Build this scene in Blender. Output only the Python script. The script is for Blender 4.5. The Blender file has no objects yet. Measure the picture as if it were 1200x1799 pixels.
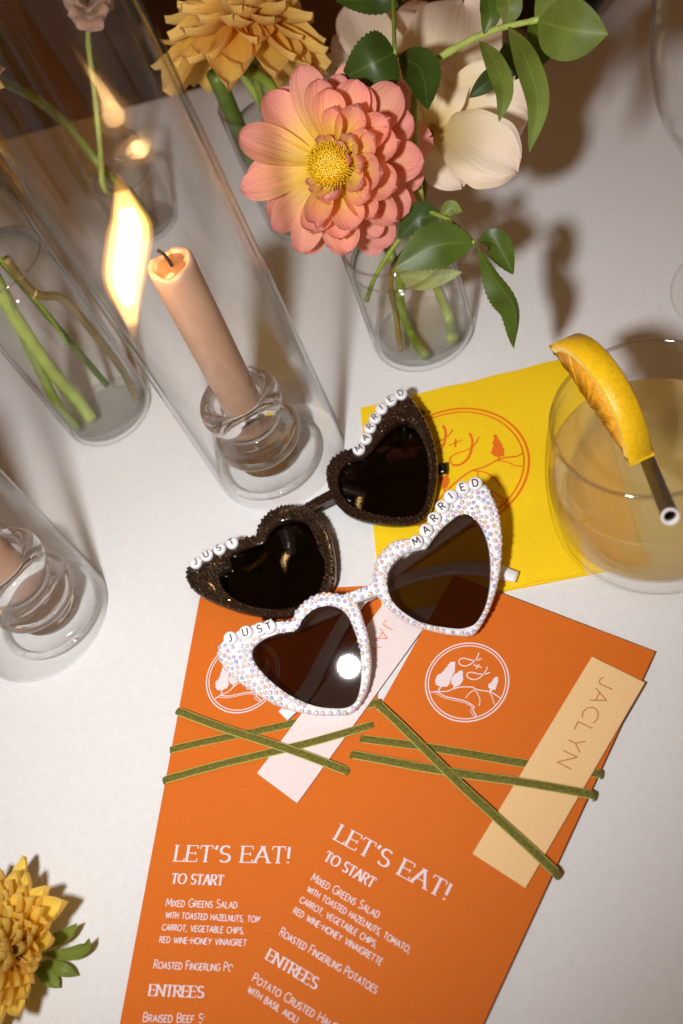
import bpy, math, random
import numpy as np
from mathutils import Vector, Matrix
from mathutils.geometry import tessellate_polygon
random.seed(7); rng = np.random.RandomState(7)
S = bpy.context.scene
COL = S.collection

# ------------------------------------------------------------------ camera
# 35 mm lens, held 0.428 m above the table, looking down and away; (NX,NY) is the pixel straight below the camera
F, NX, NY, CH = 1750.0, 1200.0, 2050.0, 0.428
def ray(px, py): return np.array([px-600.0, py-899.5, F])
DN = ray(NX, NY); DN /= np.linalg.norm(DN)
EX = np.array([1.0, 0, 0]) - DN[0]*DN; EX /= np.linalg.norm(EX)
EY = np.cross(DN, EX)
def U(px, py, z=0.0):
    """pixel -> world point on the horizontal plane at height z (table top = 0)"""
    r = ray(px, py); q = r*((CH-z)/(r@DN))
    return np.array([q@EX, -(q@EY), z])
def rdir(px, py):
    r = ray(px, py); v = np.array([r@EX, -(r@EY), -(r@DN)]); return v/np.linalg.norm(v)
CAMP = np.array([0, 0, CH])
def onplane(px, py, p0, n):
    v = rdir(px, py); return CAMP + v*(((p0-CAMP)@n)/(v@n))
cam_d = bpy.data.cameras.new('camera'); cam = bpy.data.objects.new('camera', cam_d); COL.objects.link(cam)
cam_d.sensor_fit = 'VERTICAL'; cam_d.sensor_height = 36.0; cam_d.lens = F/1799*36
cam_d.clip_start = 0.01; cam_d.clip_end = 50
def c2w(v): return (v@EX, -(v@EY), -(v@DN))
xr, yu, zb = c2w(np.array([1., 0, 0])), c2w(np.array([0, -1., 0])), c2w(np.array([0, 0, -1.]))
cam.matrix_world = Matrix(((xr[0], yu[0], zb[0], 0), (xr[1], yu[1], zb[1], 0), (xr[2], yu[2], zb[2], CH), (0, 0, 0, 1)))
cam_d.dof.use_dof = True
_f = U(610, 1120, .015); cam_d.dof.focus_distance = float(-(np.array(zb)@(_f-CAMP)))
cam_d.dof.aperture_fstop = 7.1
S.camera = cam

# ------------------------------------------------------------------ world: dim warm room light
w = bpy.data.worlds.new('World'); S.world = w; w.use_nodes = True
bg = w.node_tree.nodes['Background']; bg.inputs[0].default_value = (1.0, .45, .145, 1); bg.inputs[1].default_value = .125

# ------------------------------------------------------------------ the camera flash, a round head left of the lens
fl = bpy.data.lights.new('camera_flash', 'SPOT'); flash = bpy.data.objects.new('camera_flash', fl); COL.objects.link(flash)
fl.energy = 13.3; fl.color = (.985, .99, 1.0); fl.shadow_soft_size = .023; fl.spot_size = math.radians(130); fl.spot_blend = 1.0
FLP = Vector((-.14, -.01, .452)); flash.location = FLP
flash.rotation_euler = (Vector(U(200, 400)) - FLP).to_track_quat('-Z', 'Y').to_euler()

S.view_settings.view_transform = 'Standard'; S.view_settings.look = 'None'
S.view_settings.exposure = 0.0; S.view_settings.gamma = 1.0
S.render.engine = 'CYCLES'
S.cycles.use_denoising = True
S.cycles.max_bounces = 24; S.cycles.transmission_bounces = 20; S.cycles.transparent_max_bounces = 40
S.cycles.glossy_bounces = 6; S.cycles.diffuse_bounces = 4; S.cycles.sample_clamp_indirect = 4.0
S.cycles.caustics_refractive = True; S.cycles.caustics_reflective = True; S.cycles.blur_glossy = .4

# ------------------------------------------------------------------ materials
M = {}
class NT:
    def __init__(s, name):
        s.m = bpy.data.materials.new(name); s.m.use_nodes = True; s.t = s.m.node_tree; s.t.nodes.clear()
        s.out = s.n('ShaderNodeOutputMaterial')
    def n(s, typ, **kw):
        nd = s.t.nodes.new(typ)
        for k, v in kw.items():
            if hasattr(nd, k) and k not in nd.inputs: setattr(nd, k, v)
            else: s.set(nd, k, v)
        return nd
    def set(s, nd, k, v):
        i = nd.inputs[k]
        if hasattr(v, 'is_output') or isinstance(v, bpy.types.NodeSocket): s.t.links.new(v, i)
        elif isinstance(v, (tuple, list)) and len(v) == 3 and i.type == 'RGBA': i.default_value = (*v, 1)
        else: i.default_value = v
    def link(s, a, b): s.t.links.new(a, b)
def ramp(nt, fac, stops, interp='LINEAR'):
    r = nt.n('ShaderNodeValToRGB'); nt.link(fac, r.inputs[0]); r.color_ramp.interpolation = interp
    e = r.color_ramp.elements
    while len(e) < len(stops): e.new(.5)
    for el, (p, c) in zip(e, stops): el.position = p; el.color = (*c, 1)
    return r.outputs[0]
def noise(nt, scale, detail=3, coord='Object', rough=.5, stretch=None):
    tc = nt.n('ShaderNodeTexCoord'); src = tc.outputs[coord]
    if stretch:
        mp = nt.n('ShaderNodeMapping'); mp.inputs['Scale'].default_value = stretch; nt.link(src, mp.inputs[0]); src = mp.outputs[0]
    nz = nt.n('ShaderNodeTexNoise'); nt.link(src, nz.inputs['Vector'])
    nz.inputs['Scale'].default_value = scale; nz.inputs['Detail'].default_value = detail; nz.inputs['Roughness'].default_value = rough
    return nz.outputs[0]
def bump(nt, h, strength, dist):
    b = nt.n('ShaderNodeBump'); nt.link(h, b.inputs['Height']); b.inputs['Strength'].default_value = strength
    b.inputs['Distance'].default_value = dist; return b.outputs[0]
def jit(c, k): return tuple(min(1, max(0, x*k)) for x in c)
def simple(name, col, rough=.5, var=.12, scale=120, bstr=0, bscale=800, bdist=.0004, spec=.4, **kw):
    nt = NT(name); p = nt.n('ShaderNodeBsdfPrincipled')
    c = ramp(nt, noise(nt, scale), [(.3, jit(col, 1-var)), (.7, jit(col, 1+var))])
    nt.link(c, p.inputs['Base Color']); p.inputs['Roughness'].default_value = rough; p.inputs['Specular IOR Level'].default_value = spec
    for k, v in kw.items(): p.inputs[k.replace('_', ' ')].default_value = v
    if bstr: nt.link(bump(nt, noise(nt, bscale, 4), bstr, bdist), p.inputs['Normal'])
    nt.link(p.outputs[0], nt.out.inputs[0]); M[name] = nt.m; return nt.m

# tablecloth: fine woven white cloth with soft waves
nt = NT('cloth'); p = nt.n('ShaderNodeBsdfPrincipled'); tc = nt.n('ShaderNodeTexCoord')
c = ramp(nt, noise(nt, 260, 5, rough=.7), [(.25, (.74, .73, .72)), (.75, (.81, .80, .79))])
nt.link(c, p.inputs['Base Color']); p.inputs['Roughness'].default_value = .85; p.inputs['Specular IOR Level'].default_value = .2
p.inputs['Sheen Weight'].default_value = .15
wv = []
for rot in (.6, .6+math.pi/2):
    mp = nt.n('ShaderNodeMapping'); mp.inputs['Rotation'].default_value = (0, 0, rot); nt.link(tc.outputs['Object'], mp.inputs[0])
    wn = nt.n('ShaderNodeTexWave'); nt.link(mp.outputs[0], wn.inputs[0]); wn.inputs['Scale'].default_value = 380; wn.inputs['Distortion'].default_value = 1.2; wn.inputs['Detail'].default_value = 2
    wv.append(wn.outputs[1])
mx = nt.n('ShaderNodeMath', operation='ADD'); nt.link(wv[0], mx.inputs[0]); nt.link(wv[1], mx.inputs[1])
ad = nt.n('ShaderNodeMath', operation='ADD'); nt.link(mx.outputs[0], ad.inputs[0]); nt.link(noise(nt, 900, 3), ad.inputs[1])
nt.link(bump(nt, ad.outputs[0], .38, .0003), p.inputs['Normal']); nt.link(p.outputs[0], nt.out.inputs[0]); M['cloth'] = nt.m

simple('floor', (.10, .042, .014), .7, .3, 6, bstr=.2, bscale=60)  # brown warmed to stand in for the amber glow past the table
simple('orange_card', (.64, .145, .013), .72, .04, 1200, bstr=.06, bscale=2500, spec=.2)
simple('card_edge', (.55, .14, .02), .8)
simple('white_ink', (.80, .68, .70), .7, .05, 1500, spec=.2)
simple('orange_ink', (.80, .17, .012), .7, .06, 900, spec=.2)
simple('brown_ink', (.50, .13, .02), .7, .05, 900, spec=.2)
simple('pink_paper', (.80, .68, .66), .75, .04, 900, bstr=.1, bscale=2500, spec=.2)
simple('peach_paper', (.84, .56, .27), .75, .04, 900, bstr=.1, bscale=2500, spec=.2)
simple('napkin', (.90, .60, .012), .85, .035, 700, bstr=.22, bscale=1500, bdist=.0004, spec=.15)
simple('white_plastic', (.80, .80, .82), .28, .02, 200, spec=.5)
simple('black_ink', (.025, .015, .012), .5, .1, 900)
simple('black_plastic', (.012, .007, .005), .16, .2, 200, spec=.6)
simple('brown_frame', (.020, .009, .005), .2, .3, 500, spec=.6, Coat_Weight=.5)
simple('wax', (.47, .29, .19), .42, .05, 60, spec=.4, Subsurface_Weight=.25, Subsurface_Radius=(.004, .002, .001), Coat_Weight=.15)
simple('pool', (.30, .14, .06), .06, .1, 60, spec=.7)
simple('wick', (.02, .012, .01), .9)
simple('stem_green', (.20, .27, .035), .45, .25, 90, bstr=.3, bscale=500, spec=.4)
simple('stem_pale', (.36, .44, .10), .45, .2, 90, bstr=.3, bscale=500, spec=.4)
simple('stem_dark', (.10, .15, .02), .45, .3, 90, bstr=.3, bscale=500, spec=.4)
simple('stem_brown', (.20, .14, .04), .45, .35, 70, bstr=.3, bscale=500, spec=.4)
simple('straw', (.055, .028, .014), .4, .1, 100)
simple('paper_white', (.75, .7, .66), .6)
simple('rind', (.88, .52, .010), .28, .09, 500, bstr=.6, bscale=1100, bdist=.0005, spec=.5, Subsurface_Weight=.1, Subsurface_Radius=(.002, .001, .0005))
simple('pith', (.85, .62, .16), .6, .08, 300)
simple('flesh', (.80, .36, .012), .22, .25, 420, bstr=.6, bscale=700, bdist=.001, spec=.6, Subsurface_Weight=.2, Subsurface_Radius=(.003, .0015, .0005))
simple('disc_yellow', (.78, .50, .015), .5, .25, 900, bstr=.5, bscale=1500)
simple('disc_green', (.45, .46, .03), .5, .25, 900, bstr=.5, bscale=1500)

def leafmat(name, col, col2, rough=.42, trans=.18):
    nt = NT(name); p = nt.n('ShaderNodeBsdfPrincipled'); tc = nt.n('ShaderNodeTexCoord')
    sx = nt.n('ShaderNodeSeparateXYZ'); nt.link(tc.outputs['UV'], sx.inputs[0])
    a = nt.n('ShaderNodeMath', operation='SUBTRACT'); nt.link(sx.outputs[0], a.inputs[0]); a.inputs[1].default_value = .5
    b = nt.n('ShaderNodeMath', operation='ABSOLUTE'); nt.link(a.outputs[0], b.inputs[0])
    rib = ramp(nt, b.outputs[0], [(0, (.62,)*3), (.035, (0,)*3)])
    # side veins: diagonal bands in (u,v)
    vv = nt.n('ShaderNodeMath', operation='MULTIPLY_ADD'); nt.link(b.outputs[0], vv.inputs[0]); vv.inputs[1].default_value = -.75; nt.link(sx.outputs[1], vv.inputs[2])
    fr = nt.n('ShaderNodeMath', operation='MULTIPLY'); nt.link(vv.outputs[0], fr.inputs[0]); fr.inputs[1].default_value = 9
    fc = nt.n('ShaderNodeMath', operation='FRACT'); nt.link(fr.outputs[0], fc.inputs[0])
    vein = ramp(nt, fc.outputs[0], [(0, (.30,)*3), (.09, (0,)*3)])
    mxx = nt.n('ShaderNodeMath', operation='MAXIMUM'); nt.link(rib, mxx.inputs[0]); nt.link(vein, mxx.inputs[1])
    base = ramp(nt, noise(nt, 70, 4), [(.3, jit(col, .72)), (.7, jit(col, 1.3))])
    mc = nt.n('ShaderNodeMix', data_type='RGBA'); nt.link(mxx.outputs[0], mc.inputs[0]); nt.link(base, mc.inputs[6]); mc.inputs[7].default_value = (*col2, 1)
    nt.link(mc.outputs[2], p.inputs['Base Color']); p.inputs['Roughness'].default_value = rough; p.inputs['Specular IOR Level'].default_value = .35
    nt.link(bump(nt, mxx.outputs[0], -.35, .0004), p.inputs['Normal'])
    tr = nt.n('ShaderNodeBsdfTranslucent'); tr.inputs[0].default_value = (col[0]*2.2, col[1]*2.4, col[2]*1.2, 1)
    ms = nt.n('ShaderNodeMixShader'); ms.inputs[0].default_value = trans; nt.link(p.outputs[0], ms.inputs[1]); nt.link(tr.outputs[0], ms.inputs[2])
    nt.link(ms.outputs[0], nt.out.inputs[0]); M[name] = nt.m
leafmat('leaf_dark', (.036, .066, .009), (.10, .16, .03))
leafmat('leaf_mid', (.062, .100, .010), (.16, .23, .04))
leafmat('leaf_olive', (.13, .17, .028), (.24, .29, .07), .5)
leafmat('leaf_pale', (.30, .34, .13), (.4, .44, .2), .5)

def petalmat(name, stops, streak=.35, trans=.28, back=None, rough=.55):
    """colour runs along the petal (uv v), fine streaks across it"""
    nt = NT(name); p = nt.n('ShaderNodeBsdfPrincipled'); tc = nt.n('ShaderNodeTexCoord')
    sx = nt.n('ShaderNodeSeparateXYZ'); nt.link(tc.outputs['UV'], sx.inputs[0])
    oi = nt.n('ShaderNodeObjectInfo')
    mp = nt.n('ShaderNodeCombineXYZ'); 
    mu = nt.n('ShaderNodeMath', operation='MULTIPLY'); nt.link(sx.outputs[0], mu.inputs[0]); mu.inputs[1].default_value = 20
    mv = nt.n('ShaderNodeMath', operation='MULTIPLY'); nt.link(sx.outputs[1], mv.inputs[0]); mv.inputs[1].default_value = 1.6
    mr = nt.n('ShaderNodeMath', operation='MULTIPLY'); nt.link(oi.outputs['Random'], mr.inputs[0]); mr.inputs[1].default_value = 37
    nt.link(mu.outputs[0], mp.inputs[0]); nt.link(mv.outputs[0], mp.inputs[1]); nt.link(mr.outputs[0], mp.inputs[2])
    nz = nt.n('ShaderNodeTexNoise'); nt.link(mp.outputs[0], nz.inputs['Vector']); nz.inputs['Scale'].default_value = 1.0; nz.inputs['Detail'].default_value = 4
    sh = nt.n('ShaderNodeMath', operation='MULTIPLY_ADD'); nt.link(nz.outputs[0], sh.inputs[0]); sh.inputs[1].default_value = streak; sh.inputs[2].default_value = -streak*.5
    s2 = nt.n('ShaderNodeMath', operation='ADD'); nt.link(sh.outputs[0], s2.inputs[0]); nt.link(sx.outputs[1], s2.inputs[1])
    c = ramp(nt, s2.outputs[0], stops)
    hs = nt.n('ShaderNodeHueSaturation'); nt.link(c, hs.inputs['Color'])
    hv = nt.n('ShaderNodeMath', operation='MULTIPLY_ADD'); nt.link(oi.outputs['Random'], hv.inputs[0]); hv.inputs[1].default_value = .18; hv.inputs[2].default_value = .91
    nt.link(hv.outputs[0], hs.inputs['Value'])
    nt.link(hs.outputs[0], p.inputs['Base Color']); p.inputs['Roughness'].default_value = rough; p.inputs['Specular IOR Level'].default_value = .3
    p.inputs['Sheen Weight'].default_value = .1
    nt.link(bump(nt, nz.outputs[0], .9, .0009), p.inputs['Normal'])
    tr = nt.n('ShaderNodeBsdfTranslucent'); nt.link(hs.outputs[0], tr.inputs[0])
    ms = nt.n('ShaderNodeMixShader'); ms.inputs[0].default_value = trans; nt.link(p.outputs[0], ms.inputs[1]); nt.link(tr.outputs[0], ms.inputs[2])
    nt.link(ms.outputs[0], nt.out.inputs[0]); M[name] = nt.m
petalmat('pink_petal', [(.0, (.92, .66, .06)), (.30, (.94, .62, .18)), (.56, (.93, .48, .28)), (1, (.90, .35, .32))], .5, .36)
petalmat('yellow_petal', [(.0, (.90, .60, .02)), (.4, (.94, .66, .06)), (1, (.95, .70, .16))], .4, .38)
petalmat('peach_petal', [(.0, (.90, .50, .02)), (.4, (.94, .58, .09)), (1, (.95, .66, .20))], .4, .38)
petalmat('cream_petal', [(.0, (.80, .55, .10)), (.25, (.92, .74, .38)), (.6, (.95, .80, .58)), (1, (.95, .76, .63))], .35, .25)
petalmat('blush_petal', [(.0, (.6, .38, .2)), (1, (.68, .42, .34))], .3)

def schlick(nt, f0=.04):
    lw = nt.n('ShaderNodeLayerWeight'); lw.inputs[0].default_value = .5
    pw = nt.n('ShaderNodeMath', operation='POWER'); nt.link(lw.outputs['Facing'], pw.inputs[0]); pw.inputs[1].default_value = 5.5
    ma = nt.n('ShaderNodeMath', operation='MULTIPLY_ADD'); nt.link(pw.outputs[0], ma.inputs[0]); ma.inputs[1].default_value = 1-f0; ma.inputs[2].default_value = f0
    return lw, ma.outputs[0]
def thinglass(name, tint=(.995, .995, .993), edge=(.72, .71, .69), rough=.006, f0=.017, refr=0.0, ior=1.45, knee=.86):
    nt = NT(name); lw, fac = schlick(nt, f0)
    tr = nt.n('ShaderNodeBsdfTransparent'); nt.link(ramp(nt, lw.outputs['Facing'], [(.0, tint), (knee, tint), (1, edge)]), tr.inputs[0])
    gl = nt.n('ShaderNodeBsdfGlossy'); gl.inputs['Roughness'].default_value = rough
    body = tr.outputs[0]
    if refr:
        rf = nt.n('ShaderNodeBsdfGlass'); rf.inputs['IOR'].default_value = ior; rf.inputs[0].default_value = (*tint, 1); rf.inputs['Roughness'].default_value = 0
        m2 = nt.n('ShaderNodeMixShader'); m2.inputs[0].default_value = refr; nt.link(body, m2.inputs[1]); nt.link(rf.outputs[0], m2.inputs[2]); body = m2.outputs[0]
    ms = nt.n('ShaderNodeMixShader'); nt.link(fac, ms.inputs[0]); nt.link(body, ms.inputs[1]); nt.link(gl.outputs[0], ms.inputs[2])
    nt.link(ms.outputs[0], nt.out.inputs[0]); M[name] = nt.m
thinglass('glass')
thinglass('hurricane', rough=.035, f0=.030, edge=(.62, .61, .59), knee=.80)
thinglass('water', (.985, .98, .965), (.55, .54, .5), f0=.025, refr=.08, ior=1.33)
thinglass('vase_glass', (.99, .99, .985), (.42, .41, .39), f0=.03, knee=.72)
thinglass('rim_glass', (.97, .97, .97), (.6, .6, .6), f0=.22, rough=.05, knee=.4)
thinglass('foot', (.99, .99, .985), (.6, .59, .56), f0=.03, refr=.3)
thinglass('lens_brown', (.19, .145, .13), (.08, .05, .04), rough=.04, f0=.06)
thinglass('lens_dark', (.035, .018, .010), (.02, .01, .006), rough=.03, f0=.035)
thinglass('dark_drink', (.12, .05, .05), (.04, .02, .02), f0=.05)
nt = NT('crystal'); g = nt.n('ShaderNodeBsdfGlass'); g.inputs['IOR'].default_value = 1.47; g.inputs['Roughness'].default_value = 0.0
g.inputs[0].default_value = (1.0, .995, .99, 1); tg = nt.n('ShaderNodeBsdfTransparent'); mg = nt.n('ShaderNodeMixShader'); mg.inputs[0].default_value = .95; nt.link(tg.outputs[0], mg.inputs[1]); nt.link(g.outputs[0], mg.inputs[2]); nt.link(mg.outputs[0], nt.out.inputs[0]); M['crystal'] = nt.m

# cloudy citrus drink: half see-through, half milky
nt = NT('drink'); p = nt.n('ShaderNodeBsdfPrincipled'); p.inputs['Base Color'].default_value = (.92, .76, .42, 1); p.inputs['Roughness'].default_value = .05
tr = nt.n('ShaderNodeBsdfTransparent'); tr.inputs[0].default_value = (.97, .91, .70, 1)
tl = nt.n('ShaderNodeBsdfTranslucent'); tl.inputs[0].default_value = (.95, .82, .52, 1)
m1 = nt.n('ShaderNodeMixShader'); m1.inputs[0].default_value = .35; nt.link(p.outputs[0], m1.inputs[1]); nt.link(tl.outputs[0], m1.inputs[2])
rg = nt.n('ShaderNodeBsdfGlass'); rg.inputs['IOR'].default_value = 1.33; rg.inputs[0].default_value = (.98, .93, .74, 1); m3 = nt.n('ShaderNodeMixShader'); m3.inputs[0].default_value = .35; nt.link(tr.outputs[0], m3.inputs[1]); nt.link(rg.outputs[0], m3.inputs[2])
m2 = nt.n('ShaderNodeMixShader'); m2.inputs[0].default_value = .76; nt.link(m1.outputs[0], m2.inputs[1]); nt.link(m3.outputs[0], m2.inputs[2])
nt.link(m2.outputs[0], nt.out.inputs[0]); M['drink'] = nt.m

# rhinestones: pale, each with its own pearly tint
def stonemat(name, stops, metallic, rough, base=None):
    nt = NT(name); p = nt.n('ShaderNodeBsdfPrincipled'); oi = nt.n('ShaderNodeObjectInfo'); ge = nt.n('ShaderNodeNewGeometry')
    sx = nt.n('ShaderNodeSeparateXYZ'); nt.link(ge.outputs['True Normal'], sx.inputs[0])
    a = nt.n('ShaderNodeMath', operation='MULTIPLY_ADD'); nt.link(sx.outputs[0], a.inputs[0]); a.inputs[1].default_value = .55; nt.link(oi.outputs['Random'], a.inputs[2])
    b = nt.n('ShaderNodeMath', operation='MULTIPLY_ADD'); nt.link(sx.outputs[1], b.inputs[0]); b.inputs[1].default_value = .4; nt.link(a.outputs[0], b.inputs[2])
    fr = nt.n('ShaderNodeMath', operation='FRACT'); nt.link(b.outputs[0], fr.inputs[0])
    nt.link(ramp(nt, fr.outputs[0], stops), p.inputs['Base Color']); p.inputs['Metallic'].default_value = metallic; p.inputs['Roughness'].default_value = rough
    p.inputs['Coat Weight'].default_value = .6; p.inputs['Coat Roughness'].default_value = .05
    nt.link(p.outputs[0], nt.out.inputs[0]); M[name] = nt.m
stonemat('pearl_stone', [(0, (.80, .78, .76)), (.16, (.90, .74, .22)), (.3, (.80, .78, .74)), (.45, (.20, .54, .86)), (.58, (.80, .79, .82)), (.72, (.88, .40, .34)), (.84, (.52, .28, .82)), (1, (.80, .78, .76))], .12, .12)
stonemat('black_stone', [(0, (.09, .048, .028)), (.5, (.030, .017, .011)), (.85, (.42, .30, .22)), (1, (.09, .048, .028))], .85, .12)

# velvet ribbon
nt = NT('velvet'); p = nt.n('ShaderNodeBsdfPrincipled'); tc = nt.n('ShaderNodeTexCoord'); sx = nt.n('ShaderNodeSeparateXYZ'); nt.link(tc.outputs['UV'], sx.inputs[0])
cb = nt.n('ShaderNodeCombineXYZ'); 
for k, (i, s) in enumerate(((0, 3.0), (1, 44.0))):
    mm = nt.n('ShaderNodeMath', operation='MULTIPLY'); nt.link(sx.outputs[i], mm.inputs[0]); mm.inputs[1].default_value = s; nt.link(mm.outputs[0], cb.inputs[k])
nz = nt.n('ShaderNodeTexNoise'); nt.link(cb.outputs[0], nz.inputs['Vector']); nz.inputs['Scale'].default_value = 1.0; nz.inputs['Detail'].default_value = 4
nt.link(ramp(nt, nz.outputs[0], [(.30, (.085, .074, .005)), (.52, (.14, .125, .009)), (.74, (.22, .20, .022))]), p.inputs['Base Color'])
p.inputs['Roughness'].default_value = .8; p.inputs['Sheen Weight'].default_value = .5; p.inputs['Sheen Tint'].default_value = (.7, .65, .15, 1); p.inputs['Sheen Roughness'].default_value = .4
nt.link(bump(nt, nz.outputs[0], .7, .0005), p.inputs['Normal']); nt.link(p.outputs[0], nt.out.inputs[0]); M['velvet'] = nt.m
simple('ribbon_edge', (.50, .46, .12), .8, .35, 3000, bstr=.5, bscale=3500)

# flame: glowing gas
for nm_, col_, st_e in (('flame', (1, .40, .08), 60), ('flame_mid', (1, .55, .18), 170), ('flame_core', (1, .60, .24), 1900)):
    nt = NT(nm_); em = nt.n('ShaderNodeEmission'); em.inputs[0].default_value = (*col_, 1); em.inputs[1].default_value = st_e
    nt.link(em.outputs[0], nt.out.inputs['Volume']); M[nm_] = nt.m

# ------------------------------------------------------------------ building helpers
V3 = lambda a: Vector((float(a[0]), float(a[1]), float(a[2])))
def thing(name, label, cat, loc, group=None):
    o = bpy.data.objects.new(name, None); COL.objects.link(o); o.location = V3(loc); o.empty_display_size = .01
    o['label'] = label; o['category'] = cat
    if group: o['group'] = group
    return o
def tloc(o):
    v = Vector((0, 0, 0))
    while o is not None: v += o.location; o = o.parent
    return v
def mobj(name, verts, faces, mat, parent=None, smooth=True, uv=None, loc=None):
    me = bpy.data.meshes.new(name)
    off = tloc(parent) if parent else Vector((0, 0, 0))
    if loc is not None and parent is None: off = V3(loc)
    vs = [tuple(V3(v)-off) for v in verts]
    me.from_pydata(vs, [], [list(f) for f in faces]); me.update()
    if uv is not None:
        ul = me.uv_layers.new(name='UVMap')
        for l in me.loops: ul.data[l.index].uv = uv[l.vertex_index]
    if smooth: me.polygons.foreach_set('use_smooth', [True]*len(me.polygons))
    me.materials.append(M[mat])
    o = bpy.data.objects.new(name, me); COL.objects.link(o)
    if parent: o.parent = parent
    elif loc is not None: o.location = V3(loc)
    return o
def inst(name, me, mw, parent):
    o = bpy.data.objects.new(name, me); COL.objects.link(o); o.parent = parent
    o.matrix_basis = Matrix.Translation(-tloc(parent)) @ mw; return o
def tagged(o, label, cat, group=None):
    o['label'] = label; o['category'] = cat
    if group: o['group'] = group
    return o
def sharp(o, ang=40):
    for p in o.data.polygons: p.use_smooth = True
    m = o.data
    try: m.set_sharp_from_angle(angle=math.radians(ang))
    except Exception: pass
    return o
def lathe(name, prof, center, mat, parent, n=64, closed=True):
    """revolve (r,z) pairs about the vertical axis through center"""
    vs, fs = [], []; k = len(prof)
    for i in range(n):
        a = 2*math.pi*i/n
        for r, z in prof: vs.append((center[0]+max(r, 1e-6)*math.cos(a), center[1]+max(r, 1e-6)*math.sin(a), center[2]+z))
    for i in range(n):
        j = (i+1) % n
        for q in range(k-1 if not closed else k):
            q2 = (q+1) % k
            if prof[q][0] < 1e-7 and prof[q2][0] < 1e-7: continue
            if prof[q][0] < 1e-7: fs.append((i*k+q, j*k+q2, i*k+q2))
            elif prof[q2][0] < 1e-7: fs.append((i*k+q, j*k+q, i*k+q2))
            else: fs.append((i*k+q, j*k+q, j*k+q2, i*k+q2))
    o = mobj(name, vs, fs, mat, parent); fix(o); return o
def fix(o, merge=1e-7):
    import bmesh
    bm = bmesh.new(); bm.from_mesh(o.data); bmesh.ops.remove_doubles(bm, verts=bm.verts, dist=max(merge, 2.5e-6)); bmesh.ops.recalc_face_normals(bm, faces=bm.faces)
    bm.to_mesh(o.data); bm.free(); o.data.update()
def crom(pts, n=8, closed=False):
    P = [np.array(p, float) for p in pts]; out = []; m = len(P)
    rngs = range(m if closed else m-1)
    for i in rngs:
        p1, p2 = P[i], P[(i+1) % m]
        p0 = P[i-1] if (closed or i > 0) else 2*p1-p2
        p3 = P[(i+2) % m] if (closed or i+2 < m) else 2*p2-p1
        for k in range(n):
            t = k/n
            out.append(.5*((2*p1)+(-p0+p2)*t+(2*p0-5*p1+4*p2-p3)*t*t+(-p0+3*p1-3*p2+p3)*t**3))
    if not closed: out.append(P[-1])
    return out
def tube_geo(path, radii, n=10, cap=True, flat=1.0, up=None):
    P = [np.array(p, float) for p in path]; m = len(P); vs, fs = [], []
    if not hasattr(radii, '__len__'): radii = [radii]*m
    ref = np.array(up if up is not None else (0.31, .17, .93), float)
    for i in range(m):
        t = P[min(i+1, m-1)]-P[max(i-1, 0)]; t /= (np.linalg.norm(t)+1e-12)
        if up is None:
            if i == 0:
                x = np.cross(t, ref); x /= np.linalg.norm(x)
            else:
                x = x-(x@t)*t; x /= np.linalg.norm(x)
            y = np.cross(t, x)
        else:
            x = np.cross(ref, t); x /= np.linalg.norm(x); y = np.cross(t, x)
        for k in range(n):
            a = 2*math.pi*k/n; vs.append(P[i]+radii[i]*(math.cos(a)*x+flat*math.sin(a)*y))
    for i in range(m-1):
        for k in range(n):
            k2 = (k+1) % n; fs.append((i*n+k, i*n+k2, (i+1)*n+k2, (i+1)*n+k))
    if cap: fs.append(tuple(range(n-1, -1, -1))); fs.append(tuple(range((m-1)*n, m*n)))
    return vs, fs
def tube(name, path, radii, mat, parent, n=10, **kw):
    vs, fs = tube_geo(path, radii, n, **kw); o = mobj(name, vs, fs, mat, parent); fix(o); return o
def pr(t, r0, r1, n): return [r0+(r1-r0)*i/(n-1) for i in range(n)]
def bandobj(name, path, wid, th, mat, parent, up=(0, 0, 1)):
    """flat strap with rounded section along a path"""
    return tube(name, path, wid, mat, parent, n=14, flat=th/max(wid if not hasattr(wid, '__len__') else max(wid), 1e-9), up=up)
def perp_strip(pts, width, z=0.0, vs=None, fs=None, cap=True, nrm=(0, 0, 1)):
    """flat printed line along 3-D points"""
    P = [np.array(p, float) for p in pts]; m = len(P); b = len(vs); nrm = np.array(nrm, float)
    ws = width if hasattr(width, '__len__') else [width]*m
    for i in range(m):
        t = P[min(i+1, m-1)]-P[max(i-1, 0)]; t /= (np.linalg.norm(t)+1e-12)
        s = np.cross(nrm, t); s /= (np.linalg.norm(s)+1e-12)
        k = 1.0
        if 0 < i < m-1:
            a = P[i]-P[i-1]; c = P[i+1]-P[i]; a /= (np.linalg.norm(a)+1e-12); c /= (np.linalg.norm(c)+1e-12)
            k = 1/max(.5, math.sqrt(max(0, (1+a@c)/2)))
        o = nrm*z
        vs.append(P[i]+s*ws[i]*.5*k+o); vs.append(P[i]-s*ws[i]*.5*k+o)
    for i in range(m-1): fs.append((b+2*i, b+2*i+1, b+2*i+3, b+2*i+2))
def poly_fill(pts, vs, fs):
    b = len(vs); vs.extend(pts)
    for t in tessellate_polygon([[V3(p) for p in pts]]): fs.append(tuple(b+i for i in t))

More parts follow.
